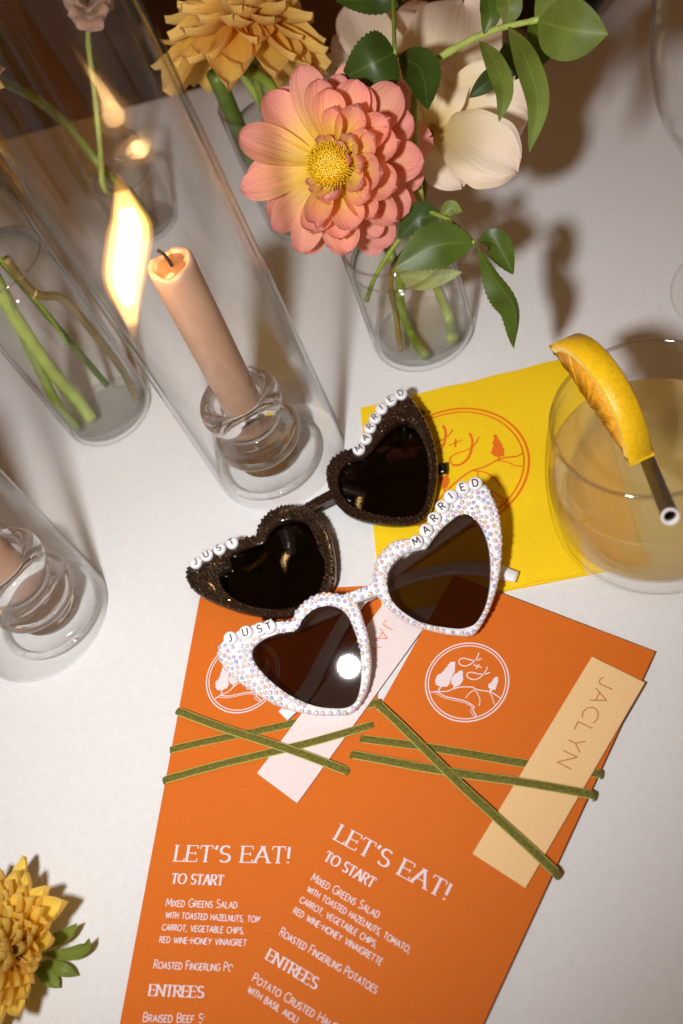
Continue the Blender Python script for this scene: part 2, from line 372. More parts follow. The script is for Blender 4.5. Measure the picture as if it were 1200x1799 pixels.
# ---- petals and leaves
def width_prof(v, tip, base):
    peak = .62
    if v < peak: f = base+(1-base)*math.sin(math.pi/2*v/peak)
    else:
        q = (v-peak)/(1-peak); f = (1-q**2)**.5 if tip == 'round' else (1-q**1.7)**.95 if tip == 'point' else (1-q**2.6)**.6
    return max(f, .05)
def petal_mesh(name, L, W, mat, cup=.25, bend=.4, tip='round', base=.4, n=10, m=9, ruf=0.0, roll=0.0, seed=0):
    r = random.Random(seed); vs, fs, uv = [], [], []; y = z = 0.0; ph = r.random()*6
    pv = 0.0
    for j in range(m+1):
        v = 1-(1-j/m)**1.7
        if j: th = bend*(((v+pv)/2)**1.4); y += math.cos(th)*L*(v-pv); z += math.sin(th)*L*(v-pv)
        pv = v
        hw = W/2*width_prof(v, tip, base)
        for i in range(n+1):
            u = -1+2*i/n
            zz = cup*W*(u*u)*(.55+.45*math.sin(math.pi*min(1, v*1.1)))+.016*W*math.cos(u*9.4)*math.sin(math.pi*v)+ruf*W*math.sin(ph+u*5+v*7)*v*v
            dy = -roll*L*v*(u*u)*.06
            vs.append((u*hw*(1-.12*cup*u*u*2), y+dy, z+zz)); uv.append((i/n, v))
    for j in range(m):
        for i in range(n): a = j*(n+1)+i; fs.append((a, a+1, a+n+2, a+n+1))
    me = bpy.data.meshes.new(name); me.from_pydata(vs, [], fs); ul = me.uv_layers.new(name='UVMap')
    for l in me.loops: ul.data[l.index].uv = uv[l.vertex_index]
    me.polygons.foreach_set('use_smooth', [True]*len(me.polygons)); me.materials.append(M[mat]); return me
def frame_mat(org, Y, Z, s=1.0, sx=1.0):
    Y = np.array(Y, float); Y /= np.linalg.norm(Y); Z = np.array(Z, float); Z = Z-(Z@Y)*Y; Z /= np.linalg.norm(Z); X = np.cross(Y, Z)
    A = Matrix(((X[0]*s*sx, Y[0]*s, Z[0]*s, org[0]), (X[1]*s*sx, Y[1]*s, Z[1]*s, org[1]), (X[2]*s*sx, Y[2]*s, Z[2]*s, org[2]), (0, 0, 0, 1)))
    return A
def basis(ax):
    ax = np.array(ax, float); ax /= np.linalg.norm(ax); h = np.array([1., 0, 0]) if abs(ax[0]) < .8 else np.array([0, 1., 0])
    x = np.cross(h, ax); x /= np.linalg.norm(x); return x, np.cross(ax, x), ax
def blade(name, spine, width, mat, parent, nrm=None, fold=.15, droop=.0, serr=0.0, tip='point', base=.12, n=6, nm=7, wave=0.0, peak=.45, und=0.0):
    """leaf or large petal grown along a 3-D spine; nrm = the way its face looks (default: to the camera)"""
    sp = crom(spine, nm); m = len(sp); vs, fs, uv = [], [], []
    ph = random.random()*6
    for j, p in enumerate(sp):
        v = j/(m-1); t = sp[min(j+1, m-1)]-sp[max(j-1, 0)]; t /= np.linalg.norm(t)
        N = (CAMP-p) if nrm is None else np.array(nrm, float); N = N-(N@t)*t; N /= np.linalg.norm(N); s = np.cross(t, N)
        if tip == 'leaf':
            f = math.sin(math.pi*min(1, v**(math.log(.5)/math.log(peak))))**.85 if 0 < v < 1 else .03
        else: f = width_prof(v, tip, base)
        f = max(f, .03)
        if und: f *= 1+.035*math.sin(ph+v*9)+.02*math.sin(2*ph+v*23)
        if serr: f *= 1+serr*((j % 2)-.5)*2*(1 if .08 < v < .97 else 0)
        for i in range(n+1):
            u = -1+2*i/n
            off = N*(fold*width*abs(u)**1.3*f*.5 + wave*width*math.sin(ph+v*8+u*3)*f*abs(u) + und*width*(.5*math.sin(ph*2+u*4.2+v*2.5)*v+.45*math.sin(ph*3+u*2-v*5)*v - .9*max(0, abs(u)-.62)**2*6*f - .5*max(0, v-.72)**2*8))
            vs.append(p+s*(u*width/2*f)+off); uv.append((i/n, v))
    for j in range(m-1):
        for i in range(n): a = j*(n+1)+i; fs.append((a, a+1, a+n+2, a+n+1))
    return mobj(name, vs, fs, mat, parent, uv=uv)

# ------------------------------------------------------------------ the setting: cloth on the table, dark floor behind it
EDGE = .724
nx, ny = 90, 70; vs, fs = [], []
xs = np.linspace(-1.1, .9, nx); ys = list(np.linspace(-.45, EDGE-.01, ny-6))+[EDGE-.004, EDGE, EDGE+.003, EDGE+.005, EDGE+.012, EDGE+.02]
zs = [0]*(ny-6)+[-.001, -.004, -.012, -.06, -.2, -.36]
for j in range(ny):
    for x in xs:
        wv_ = (.012*math.sin(x*17)*max(0, -zs[j])/.36)
        vs.append((x, ys[j]+wv_, zs[j]))
for j in range(ny-1):
    for i in range(nx-1): a = j*nx+i; fs.append((a, a+1, a+nx+1, a+nx))
tb = mobj('tablecloth', vs, fs, 'cloth'); tb['kind'] = 'structure'; tb['label'] = 'white woven tablecloth covering the table'
fl_o = mobj('floor', [(-4, -3, -.76), (4, -3, -.76), (4, 6, -.76), (-4, 6, -.76)], [(0, 1, 2, 3)], 'floor'); fl_o['kind'] = 'structure'; fl_o['label'] = 'dark floor beyond the table edge'

# ------------------------------------------------------------------ single-stroke alphabet (cap height 1)
def arc(cx, cy, rx, ry, a0, a1, n=12):
    return [(cx+rx*math.cos(math.radians(a0+(a1-a0)*k/n)), cy+ry*math.sin(math.radians(a0+(a1-a0)*k/n))) for k in range(n+1)]
G = {
 'A': (.74, [[(0, 0), (.37, 1), (.74, 0)], [(.14, .36), (.60, .36)]]),
 'B': (.58, [[(0, 0), (0, 1)], [(0, 1)]+arc(.28, .76, .24, .24, 90, -90, 8)+[(0, .52)], [(0, .52)]+arc(.30, .26, .27, .26, 90, -90, 8)+[(0, 0)]]),
 'C': (.74, [arc(.45, .5, .45, .5, 48, 312, 18)]),
 'D': (.70, [[(0, 0), (0, 1)], [(0, 1), (.2, 1)]+arc(.22, .5, .46, .5, 88, -88, 14)+[(.2, 0), (0, 0)]]),
 'E': (.54, [[(0, 0), (0, 1)], [(0, 1), (.52, 1)], [(0, .52), (.44, .52)], [(0, 0), (.54, 0)]]),
 'F': (.52, [[(0, 0), (0, 1)], [(0, 1), (.52, 1)], [(0, .52), (.42, .52)]]),
 'G': (.80, [arc(.45, .5, .45, .5, 48, 330, 18)+[(.84, .45), (.5, .45)]]),
 'H': (.66, [[(0, 0), (0, 1)], [(.66, 0), (.66, 1)], [(0, .52), (.66, .52)]]),
 'I': (.06, [[(.03, 0), (.03, 1)]]),
 'J': (.42, [[(.40, 1), (.40, .28)]+arc(.20, .24, .20, .25, 0, -160, 8)]),
 'L': (.48, [[(0, 1), (0, 0)], [(0, 0), (.48, 0)]]),
 'M': (.84, [[(0, 0), (.08, 1), (.42, .25), (.76, 1), (.84, 0)]]),
 'N': (.68, [[(0, 0), (0, 1), (.68, 0), (.68, 1)]]),
 'O': (.92, [arc(.46, .5, .46, .5, 90, 450, 24)]),
 'P': (.56, [[(0, 0), (0, 1)], [(0, 1), (.2, 1)]+arc(.26, .74, .28, .26, 80, -80, 8)+[(.2, .48), (0, .48)]]),
 'R': (.60, [[(0, 0), (0, 1)], [(0, 1), (.2, 1)]+arc(.26, .75, .28, .25, 80, -80, 8)+[(.2, .5), (0, .5)], [(.24, .5), (.60, 0)]]),
 'S': (.54, [arc(.27, .75, .25, .25, 35, 270, 10)+arc(.27, .25, .27, .25, 88, -150, 10)]),
 'T': (.64, [[(.32, 0), (.32, 1)], [(0, 1), (.64, 1)]]),
 'U': (.64, [[(0, 1), (0, .3)]+arc(.32, .3, .32, .3, 180, 360, 10)+[(.64, 1)]]),
 'V': (.72, [[(0, 1), (.36, 0), (.72, 1)]]),
 'W': (1.0, [[(0, 1), (.25, 0), (.5, .85), (.75, 0), (1, 1)]]),
 'X': (.66, [[(0, 0), (.66, 1)], [(0, 1), (.66, 0)]]),
 'Y': (.66, [[(0, 1), (.33, .48), (.66, 1)], [(.33, .48), (.33, 0)]]),
 'Z': (.62, [[(0, 1), (.62, 1), (0, 0), (.62, 0)]]),
 "'": (.12, [[(.08, 1.02), (.02, .76)]]), ',': (.12, [[(.08, .06), (0, -.16)]]), '-': (.34, [[(0, .45), (.32, .45)]]),
 '!': (.10, [[(.05, 1), (.05, .28)], [(.05, .0), (.05, .08)]]), ' ': (.32, []), 'K': (.6, [[(0, 0), (0, 1)], [(.6, 1), (0, .45)], [(.2, .6), (.6, 0)]]),
}
def layout(txt, small=.76, gap=.17):
    """-> strokes in em units and total width; lower case letters are drawn as small capitals"""
    x = 0; out = []
    for ch in txt:
        k = small if ch.islower() else 1.0
        adv, st = G[ch.upper()]
        for s in st: out.append(([(x+a*k, b*k) for a, b in s], k, ch))
        x += adv*k+gap
    return out, x-gap
def lettering(name, txt, O, X, Y, N, cap, width, sw, mat, parent, serif=False, small=.76, gap=.17):
    """flat print: O baseline start, X/Y unit axes, cap height, total width (letters stretched to it), stroke width"""
    st, tw = layout(txt, small, gap); sx = (width/tw) if width else cap; vs, fs = [], []
    zz = 0.0
    def put(a, b): return O+X*(a*sx)+Y*(b*cap)
    st2 = []
    for s, k, ch in st:
        cur = [s[0]]
        for i in range(1, len(s)):
            cur.append(s[i])
            if i < len(s)-1:
                a0 = math.atan2(s[i][1]-s[i-1][1], s[i][0]-s[i-1][0]); a1 = math.atan2(s[i+1][1]-s[i][1], s[i+1][0]-s[i][0]); da = abs((a1-a0+math.pi) % (2*math.pi)-math.pi)
                if da > .9: st2.append((cur, k, ch)); cur = [s[i]]
        st2.append((cur, k, ch))
    st = st2
    for s, k, ch in st:
        zz += 1.5e-6
        if not serif: perp_strip([put(*q) for q in s], sw, zz, vs, fs, nrm=N)
        else:
            pts = [put(*q) for q in s]; ws = []
            m = len(s)
            for i in range(m):
                d_ = np.array(s[min(i+1, m-1)])-np.array(s[max(i-1, 0)]); a = abs(math.atan2(d_[1], d_[0])); a = min(a, math.pi-a)
                thick = abs(math.sin(a))
                if ch in 'A' and d_[1] > 0 and m > 2 and i == 0: thick = .25
                ws.append(sw*(.42+.95*thick))
            perp_strip(pts, ws, zz, vs, fs, nrm=N)
            if ch not in "',!SOC":
                for e, q in ((0, 1), (m-1, m-2)):
                    a, b = s[e]; da, db = s[e][0]-s[q][0], s[e][1]-s[q][1]
                    if (abs(b) < .02 or abs(b-1) < .02) and abs(db) > abs(da)*.8:
                        zz += 1.5e-6; h = .13 if ch != 'A' else .15
                        perp_strip([put(a-h, b), put(a+h, b)], sw*.45, zz, vs, fs, nrm=N)
                    elif abs(da) > abs(db) and ch in 'ETLF' and abs(a) > .1 or (ch == 'T' and abs(b-1) < .02 and abs(db) < .01):
                        zz += 1.5e-6; sg = -1 if b > .9 else 1 if b < .1 else 0
                        perp_strip([put(a, b-.02*sg), put(a+.03*np.sign(da), b+.20*sg)] if sg else [put(a, b-.1), put(a, b+.1)], sw*.55, zz, vs, fs, nrm=N)
    o = mobj(name, vs, fs, mat, parent, smooth=False); return o

# ------------------------------------------------------------------ napkin
def napz(x, y): return .0022+.00035*math.sin(x*90+y*40)+.00025*math.sin(y*130-x*30)
nTL = U(635.5, 718.5); nX = U(988, 634)-nTL; nX /= np.linalg.norm(nX); nY0 = U(652, 1030)-nTL
nY = nY0-(nY0@nX)*nX; nY /= np.linalg.norm(nY)
NW, NH = .127, float((U(879, 1038.5)-nTL)@nY)
nap = thing('paper_napkin', 'yellow paper napkin printed with an orange landscape emblem, under the drink', 'napkin', (nTL+nX*NW/2+nY*NH/2))
k = 26; vs, fs = [], []
for j in range(k+1):
    for i in range(k+1):
        p = nTL+nX*(NW*i/k)+nY*(NH*j/k); e = .0009*math.sin(i*1.1)*(1 if j in (0, k) else 0); p = p+nY*e*.4
        vs.append((p[0], p[1], napz(p[0], p[1])*(1 if 0 < i < k and 0 < j < k else .8)))
for j in range(k):
    for i in range(k): a = j*(k+1)+i; fs.append((a, a+1, a+k+2, a+k+1))
ring = [i for i in range(k+1)]+[j*(k+1)+k for j in range(1, k+1)]+[k*(k+1)+i for i in range(k-1, -1, -1)]+[j*(k+1) for j in range(k-1, 0, -1)]
b = len(vs)
for r_ in ring: vs.append((vs[r_][0], vs[r_][1], .0012))
for q in range(len(ring)): q2 = (q+1) % len(ring); fs.append((ring[q], ring[q2], b+q2, b+q))
sheet = mobj('top_ply', vs, fs, 'napkin', nap); sharp(sheet, 50)
slab_pts = [nTL+nX*(-.0006)+nY*.0006, nTL+nX*(NW-.0004)+nY*.0012, nTL+nX*(NW+.0009)+nY*(NH+.0010), nTL+nX*(-.0002)+nY*(NH+.0007)]
mobj('lower_ply', [(p[0], p[1], z_) for z_ in (.0002, .0011) for p in slab_pts], [(0, 1, 2, 3), (4, 5, 6, 7), (0, 1, 5, 4), (1, 2, 6, 5), (2, 3, 7, 6), (3, 0, 4, 7)], 'napkin', nap, smooth=False)
# pressed border: rows of short raised dashes near the edges
vs, fs = [], []
for e in range(2):
    for row in (.006, .0085, .011):
        for q in range(42):
            t = .004+(NW-.012)*q/41
            p = nTL+nX*t+nY*row if e == 0 else nTL+nX*t+nY*(NH-row)
            p2 = p+nX*.0016; perp_strip([(p[0], p[1], napz(p[0], p[1])+.00012), (p2[0], p2[1], napz(p2[0], p2[1])+.00012)], .0006, 0, vs, fs)
mobj('pressed_border', vs, fs, 'napkin', nap, smooth=False)['kind'] = 'stuff'
def Np(a, b):
    p = U(700+a/4.615, 690+b/4.615, .0022); return np.array([p[0], p[1], napz(p[0], p[1])+.00018])
cpts = [(450, 145), (600, 128), (720, 145), (900, 250), (1020, 390), (1060, 530), (1040, 680), (980, 800), (900, 900), (820, 990)]
g_ = np.array([Np(*q)[:2] for q in cpts]); A_ = np.c_[2*g_, np.ones(len(g_))]; s_ = np.linalg.lstsq(A_, (g_**2).sum(1), rcond=None)[0]; rr = math.sqrt(s_[2]+s_[0]**2+s_[1]**2)
vs, fs = [], []; zz = 0
def nz3(x, y): return np.array([x, y, napz(x, y)+.00018])
for kf, wd in ((1.0, .0012), (.935, .0009)):
    perp_strip([nz3(s_[0]+rr*kf*math.cos(a), s_[1]+rr*kf*math.sin(a)) for a in np.linspace(0, 2*math.pi, 80)], wd, zz, vs, fs); zz += 4e-6
for ln, wd in (([(365, 270), (385, 330), (370, 420), (335, 475)], .0014), ([(440, 300), (420, 340), (380, 375), (300, 415)], .0008), ([(410, 432), (470, 405), (520, 388)], .0007), ([(465, 380), (462, 445)], .0012),
     ([(578, 330), (600, 390), (590, 470), (560, 540), (500, 585), (440, 590)], .0014), ([(655, 358), (630, 410), (590, 450), (520, 480), (460, 500), (420, 530), (425, 570), (445, 590)], .0008),
     ([(200, 1000), (300, 900), (400, 790), (500, 700), (600, 635), (700, 605), (800, 550), (880, 525), (960, 515), (1005, 490)], .0010), ([(800, 555), (870, 560), (940, 590), (1010, 602)], .0007),
     ([(600, 635), (700, 650), (780, 700), (828, 760)], .0008), ([(645, 645), (645, 690), (630, 760)], .0006), ([(735, 800), (790, 820), (830, 855), (885, 875), (880, 895)], .0007), ([(760, 830), (790, 885), (860, 890), (870, 930)], .0006)):
    perp_strip(crom([Np(*q) for q in ln], 6), wd, zz, vs, fs); zz += 4e-6
def fuzzy(poly, f, amp, n=5, seed=1):
    r = random.Random(seed); out = []; m = len(poly)
    for i in range(m):
        a, b2 = poly[i], poly[(i+1) % m]
        for q in range(n):
            t = q/n; out.append(f(a[0]+(b2[0]-a[0])*t+r.uniform(-amp, amp), a[1]+(b2[1]-a[1])*t+r.uniform(-amp, amp)))
    return out
for pol in ([(770, 340), (790, 340), (830, 400), (862, 465), (850, 515), (824, 520), (822, 540), (808, 540), (808, 520), (770, 515), (752, 490), (768, 430)], [(340, 690), (400, 655), (418, 720), (402, 770), (380, 775), (378, 805), (366, 805), (366, 775), (342, 780)]):
    poly_fill(fuzzy(pol, Np, 7), vs, fs)
mobj('printed_emblem', vs, fs, 'orange_ink', nap, smooth=False)

# ------------------------------------------------------------------ menu cards
CT = .0007
def line_ip(a0, a1, t): return a0+(a1-a0)*t
# upper card (on top): from its right edge and top right corner
Z2 = .0030
TR2 = U(1150.6, 1145, Z2); dY = U(950.9, 1579.9, Z2)-TR2; dT = TR2-U(889.3, 1044.7, Z2)
a1_ = math.atan2(-dY[1], -dY[0]); a2_ = math.atan2(dT[1], dT[0])+math.pi/2; ang2 = (a1_+a2_)/2
C2y = np.array([-math.cos(ang2), -math.sin(ang2), 0]); C2x = np.array([-C2y[1], C2y[0], 0])   # x right, y down the card
TL2 = TR2-C2x*.1016
# lower card
Z1 = .0007
L0, L1 = U(349.5, 1060, Z1), U(211, 1799, Z1); C1y = (L1-L0)/np.linalg.norm(L1-L0); C1x = np.array([-C1y[1], C1y[0], 0])
TL1 = L0-C1y*.0052
def slab(name, TL, X, Y, wd, hg, zt, th, mat, parent, bow=None, loc=None):
    """thin board, top face at zt (bow(u,v) adds height)"""
    nx_, ny_ = (10, 20); vs, fs = [], []
    for lay in (0, 1):
        for j in range(ny_+1):
            for i in range(nx_+1):
                u, v = i/nx_, j/ny_; p = TL+X*(wd*u)+Y*(hg*v); h = bow(p[0], p[1]) if bow else zt
                vs.append((p[0], p[1], h-(th if lay else 0)))
    n1 = (nx_+1)*(ny_+1); ring = [i for i in range(nx_+1)]+[j*(nx_+1)+nx_ for j in range(1, ny_+1)]+[ny_*(nx_+1)+i for i in range(nx_-1, -1, -1)]+[j*(nx_+1) for j in range(ny_-1, 0, -1)]
    for j in range(ny_):
        for i in range(nx_): a = j*(nx_+1)+i; fs.append((a, a+nx_+1, a+nx_+2, a+1)); fs.append((n1+a, n1+a+1, n1+a+nx_+2, n1+a+nx_+1))
    for q in range(len(ring)): q2 = (q+1) % len(ring); fs.append((ring[q], ring[q2], n1+ring[q2], n1+ring[q]))
    o = mobj(name, vs, fs, mat, parent, loc=loc); fix(o); sharp(o, 30); return o
card1 = thing('menu_card', 'orange menu card with a pink name slip, tucked beneath the other menu card', 'menu card', TL1+C1x*.05+C1y*.115, 'orange menu cards')
card2 = thing('menu_card', 'orange menu card with a peach name slip, lying over the other menu card', 'menu card', TL2+C2x*.05+C2y*.115, 'orange menu cards')
slab('card_board', TL1, C1x, C1y, .1016, .2286, Z1+.0003, CT, 'orange_card', card1)
slab('card_board', TL2, C2x, C2y, .1016, .2286, Z2, CT, 'orange_card', card2)
UP = np.array([0, 0, 1.])
def loc2(px, py):            # pixel on the upper card -> card coordinates (x across, y down)
    p = U(px, py, Z2)-TL2; return float(p@C2x), float(p@C2y)
def K(a, b): return loc2(400+a/2.727, 1420+b/2.727)
def E2(a, b): return loc2(730+a/6.316, 1110+b/6.316)
emb_c = [E2(*q) for q in ((120, 565), (1040, 590), (620, 130), (560, 997), (250, 250), (930, 280))]
A_ = np.array([[2*x, 2*y, 1] for x, y in emb_c]); s_ = np.linalg.lstsq(A_, np.array([x*x+y*y for x, y in emb_c]), rcond=None)[0]; ecx, ecy = s_[0], s_[1]; er = math.sqrt(s_[2]+ecx**2+ecy**2)
lines_common = [("LET'S EAT!", (512, 150), (1040, 440), .0070, .00092, True), ('TO START', (460, 248), (690, 382), .0043, .00072, True),
    ('Mixed Greens Salad', (398, 345), (718, 528), .0034, .00042, False), ('with toasted hazelnuts, tomato,', (378, 398), (868, 695), .0032, .00042, False),
    ('carrot, vegetable chips,', (343, 448), (708, 668), .0032, .00042, False), ('red wine-honey vinaigrette', (312, 500), (733, 753), .0032, .00042, False),
    ('Roasted Fingerling Potatoes', (246, 607), (708, 888), .0034, .00042, False), ('ENTREES', (183, 722), (418, 868), .0043, .00072, True)]
extra2 = [('Potato Crusted Halibut', (116, 828), (560, 1095), .0034, .00042, False), ('with basil aioli', (93, 880), (328, 1030), .0032, .00042, False)]
extra1 = [('Braised Beef Short Rib', (116, 828), (540, 1083), .0034, .00042, False), ('with bordelaise', (93, 880), (322, 1026), .0032, .00042, False)]
def print_card(card, TL, X, Y, z, lines):
    P = lambda q: TL+X*q[0]+Y*q[1]+UP*(z-TL[2])
    vs, fs = [], []; zz = .00006
    for kf, wd in ((1.0, .00062), (.93, .0005)):
        perp_strip([P((ecx+er*kf*math.cos(a), ecy+er*kf*math.sin(a))) for a in np.linspace(0, 2*math.pi, 72)], wd, zz, vs, fs); zz += 3e-6
    for ln, wd in (([(705, 235), (690, 275), (660, 320), (610, 360), (550, 380), (500, 365), (482, 330), (500, 300), (545, 295), (600, 310), (650, 318), (700, 310), (735, 295)], .0005), ([(645, 370), (690, 380), (735, 398)], .0005), ([(705, 362), (690, 385), (670, 412)], .0005),
        ([(798, 388), (785, 425), (755, 470), (705, 515), (650, 530), (595, 515), (570, 485), (585, 455), (630, 450), (690, 465), (745, 470), (790, 465), (828, 448)], .0005),
        ([(165, 675), (240, 662), (340, 662), (430, 630), (520, 612), (630, 615), (680, 640), (760, 655), (830, 665), (890, 700), (945, 738)], .0005), ([(240, 665), (330, 715), (430, 740), (540, 765), (610, 800), (650, 835), (640, 875), (672, 925), (660, 945)], .0005),
        ([(205, 670), (300, 725), (400, 755), (520, 780), (590, 810), (630, 840), (612, 880), (650, 940)], .00028), ([(655, 645), (600, 680), (558, 735)], .0004), ([(655, 645), (690, 690), (715, 760), (705, 825)], .0004), ([(820, 670), (855, 730), (870, 790), (895, 820)], .00035)):
        perp_strip(crom([P(E2(*q)) for q in ln], 5), wd, zz, vs, fs); zz += 3e-6
    for s, pol in enumerate(([(248, 655), (270, 605), (230, 590), (215, 545), (235, 490), (300, 450), (340, 395), (390, 335), (440, 330), (440, 400), (425, 450), (390, 520), (370, 590), (330, 615), (288, 608), (262, 655)],
        [(412, 630), (422, 602), (400, 580), (390, 530), (430, 480), (490, 430), (525, 430), (525, 480), (530, 530), (500, 590), (460, 605), (438, 606), (430, 630)], [(818, 660), (828, 638), (800, 605), (840, 560), (895, 495), (918, 510), (905, 580), (885, 640), (850, 645), (838, 660)])):
        poly_fill([q+UP*.00005 for q in fuzzy(pol, lambda a, b: P(E2(a, b)), 6, 4, s)], vs, fs)
    mobj('printed_emblem', vs, fs, 'white_ink', card, smooth=False)
    for txt, a, b, cap, sw, ser in lines:
        A, B = np.array(K(*a)), np.array(K(*b)); d_ = B-A; wd = np.linalg.norm(d_)
        O = P(A)+UP*.00006; Xw = (P(B)-P(A)); Xw /= np.linalg.norm(Xw); Yw = np.cross(UP, Xw)
        lettering('heading_print' if ser else 'text_print', txt, O, Xw, Yw, UP, cap, wd, sw, 'white_ink', card, serif=ser)
print_card(card1, TL1, C1x, C1y, Z1+.0003, lines_common+extra1)
print_card(card2, TL2, C2x, C2y, Z2, lines_common+extra2)

# name slips
ZS2 = Z2+.0014
s0, s1, s3 = U(1040, 1153.4, ZS2), U(1132, 1198.7, ZS2), U(838.9, 1502, ZS2)
sX = (s1-s0)/np.linalg.norm(s1-s0); sY = np.array([sX[1], -sX[0], 0])
sY = sY if sY@(s3-s0) > 0 else -sY
slip2 = thing('name_slip', 'peach name slip reading JACLYN held under green ribbon', 'name slip', s0+sX*.0127+sY*.05)
slab('slip_paper', s0, sX, sY, .0254, .1016, ZS2, .0005, 'peach_paper', slip2)
def tag_text(txt, p0, p1, z, cap, sw, mat, parent):
    A, B = U(*p0, z), U(*p1, z); Xw = (B-A)/np.linalg.norm(B-A); lettering('name_print', txt, A+UP*.00006, Xw, np.cross(UP, Xw), UP, cap, np.linalg.norm(B-A), sw, mat, parent, gap=.28)
tag_text('JACLYN', (1057, 1189), (979, 1339), ZS2, .0066, .00045, 'brown_ink', slip2)
ZS1 = Z1+.0016
t0, t1 = U(522, 1411, ZS1), U(450, 1357, ZS1); t2 = U(720, 1137, ZS1)
tY = (t2-t0)/np.linalg.norm(t2-t0); tX = np.array([tY[1], -tY[0], 0]); tX = tX if tX@(t1-t0) > 0 else -tX
slip1 = thing('name_slip', 'pale pink name slip reading JAY half covered by white sunglasses', 'name slip', t0+tX*.0127+tY*.05)
slab('slip_paper', t0, tX, tY, .0254, .1016, ZS1, .0005, 'pink_paper', slip1)
tag_text('JAY', (678, 1089), (643, 1142), ZS1, .0062, .00042, 'orange_ink', slip1)

# velvet ribbons
def strand(a, b, ztop, parent, wrapA=True, wrapB=True, w_=.0034, zs=None, hk=1.0):
    A, B = U(*a, ztop), U(*b, ztop); d_ = (B-A)/np.linalg.norm(B-A)
    mid = [A+(B-A)*t for t in (0, .02, .06, .15, .3, .5, .7, .85, .94, .98, 1)]
    sd0 = np.cross(UP, d_); ph_ = random.uniform(0, 6); mid = [m_+sd0*.0007*math.sin(ph_+t*5)*math.sin(math.pi*t) for m_, t in zip(mid, (0, .02, .06, .15, .3, .5, .7, .85, .94, .98, 1))]
    if zs: mid = [m_+UP*zs(t) for m_, t in zip(mid, (0, .02, .06, .15, .3, .5, .7, .85, .94, .98, 1))]
    path = []
    if wrapA: path += [A-d_*.0003-UP*(ztop-.0004), A-d_*.0010-UP*(ztop*.55), A-d_*.0008-UP*.0003]
    path += mid
    if wrapB: path += [B+d_*.0008-UP*.0003, B+d_*.0010-UP*(ztop*.55), B+d_*.0003-UP*(ztop-.0004)]
    sd = np.cross(UP, d_); hw = w_/2; vs, fs, uv = [], [], []
    prof = [(-1, .0000), (-.96, .00035), (-.86, .00075), (-.4, .00095), (0, .00098), (.4, .00095), (.86, .00075), (.96, .00035), (1, .0000)]
    m = len(path); run = 0
    for i, p in enumerate(path):
        t = path[min(i+1, m-1)]-path[max(i-1, 0)]; t /= np.linalg.norm(t); nn = np.cross(t, sd)
        if i: run += np.linalg.norm(path[i]-path[i-1])
        for s, h in prof: vs.append(p+sd*(hw*s)+nn*h*.9*hk); uv.append(((s+1)/2, run/.1))
    k_ = len(prof)
    for i in range(m-1):
        for q in range(k_-1): a_ = i*k_+q; fs.append((a_, a_+1, a_+k_+1, a_+k_))
        fs.append((i*k_+k_-1, i*k_, (i+1)*k_, (i+1)*k_+k_-1))
    fs.append(tuple(range(k_))); fs.append(tuple(range((m-1)*k_, m*k_)))
    st = mobj('strand', vs, fs, 'velvet', parent, uv=uv); fix(st); sharp(st, 50)
    for s in (-1, 1):     # woven picot edge: little bumps along both borders
        pp = crom([p+sd*(hw*s)+UP*.0002*hk for p in path[3 if wrapA else 0: m-(3 if wrapB else 0)]], 12)
        ln = np.r_[0, np.cumsum([np.linalg.norm(pp[i+1]-pp[i]) for i in range(len(pp)-1)])]; nb = int(ln[-1]/.0006)
        q = [np.array([np.interp(t, ln, [x[c] for x in pp]) for c in range(3)]) for t in np.linspace(0, ln[-1], nb*2)]
        tube('edge_thread', q, [(.00036 if i % 2 else .00020)*hk for i in range(len(q))], 'ribbon_edge', st, n=5)
    return st
rb1 = thing('velvet_ribbon', 'olive green velvet ribbon wrapped round the card with the pink slip', 'ribbon', U(460, 1300, 0), 'green velvet ribbons')
rb2 = thing('velvet_ribbon', 'olive green velvet ribbon wrapped round the card with the peach slip', 'ribbon', U(830, 1380, 0), 'green velvet ribbons')
zc1 = Z1+.0003
strand((302, 1317), (667, 1234), zc1+.0001, rb1, hk=.62)
strand((291, 1370), (655, 1274), ZS1+.0002, rb1)
strand((314, 1250), (608, 1354), ZS1+.0014, rb1, wrapB=True)
strand((637, 1298), (1053, 1359), Z2+.0001, rb2, hk=.62)
strand((621, 1326), (1039, 1396), ZS2+.0002, rb2)
strand((667, 1240), (976, 1533), ZS2+.0014, rb2)

# ------------------------------------------------------------------ glassware
AX = {}
def glass_cyl(name, label, cat, c, r, h, wall, group, mat='hurricane', base=.004):
    t = thing(name, label, cat, (c[0], c[1], 0), group)
    lathe('glass_wall', [(r-.0012, 0.0002), (r-.0003, .0006), (r, .0016), (r, h-.0012), (r-wall*.3, h), (r-wall*.7, h), (r-wall, h-.0012), (r-wall, .0016), (r-wall+.0004, .0004)], (c[0], c[1], 0), mat, t, 96)
    return t
HP = [(0, .0004), (.022, .0004), (.0285, .0004), (.0297, .0022), (.0294, .0048), (.0270, .0064), (.0200, .0064), (.0150, .0076), (.0137, .0098), (.0152, .0128), (.0195, .0158), (.0230, .0196), (.0243, .0240), (.0230, .0284), (.0196, .0318), (.0172, .0345),
      (.0165, .0375), (.0176, .0410), (.0205, .0440), (.0222, .0485), (.0222, .0525), (.0203, .0562), (.0170, .0578), (.0140, .0565), (.0122, .0530), (.0117, .0480), (.0116, .0290), (.0105, .0268), (0, .0262)]
def smooth_prof(p, n=4):
    q = crom([np.array(x) for x in p], n); return [(max(0, float(a)), float(b)) for a, b in q]
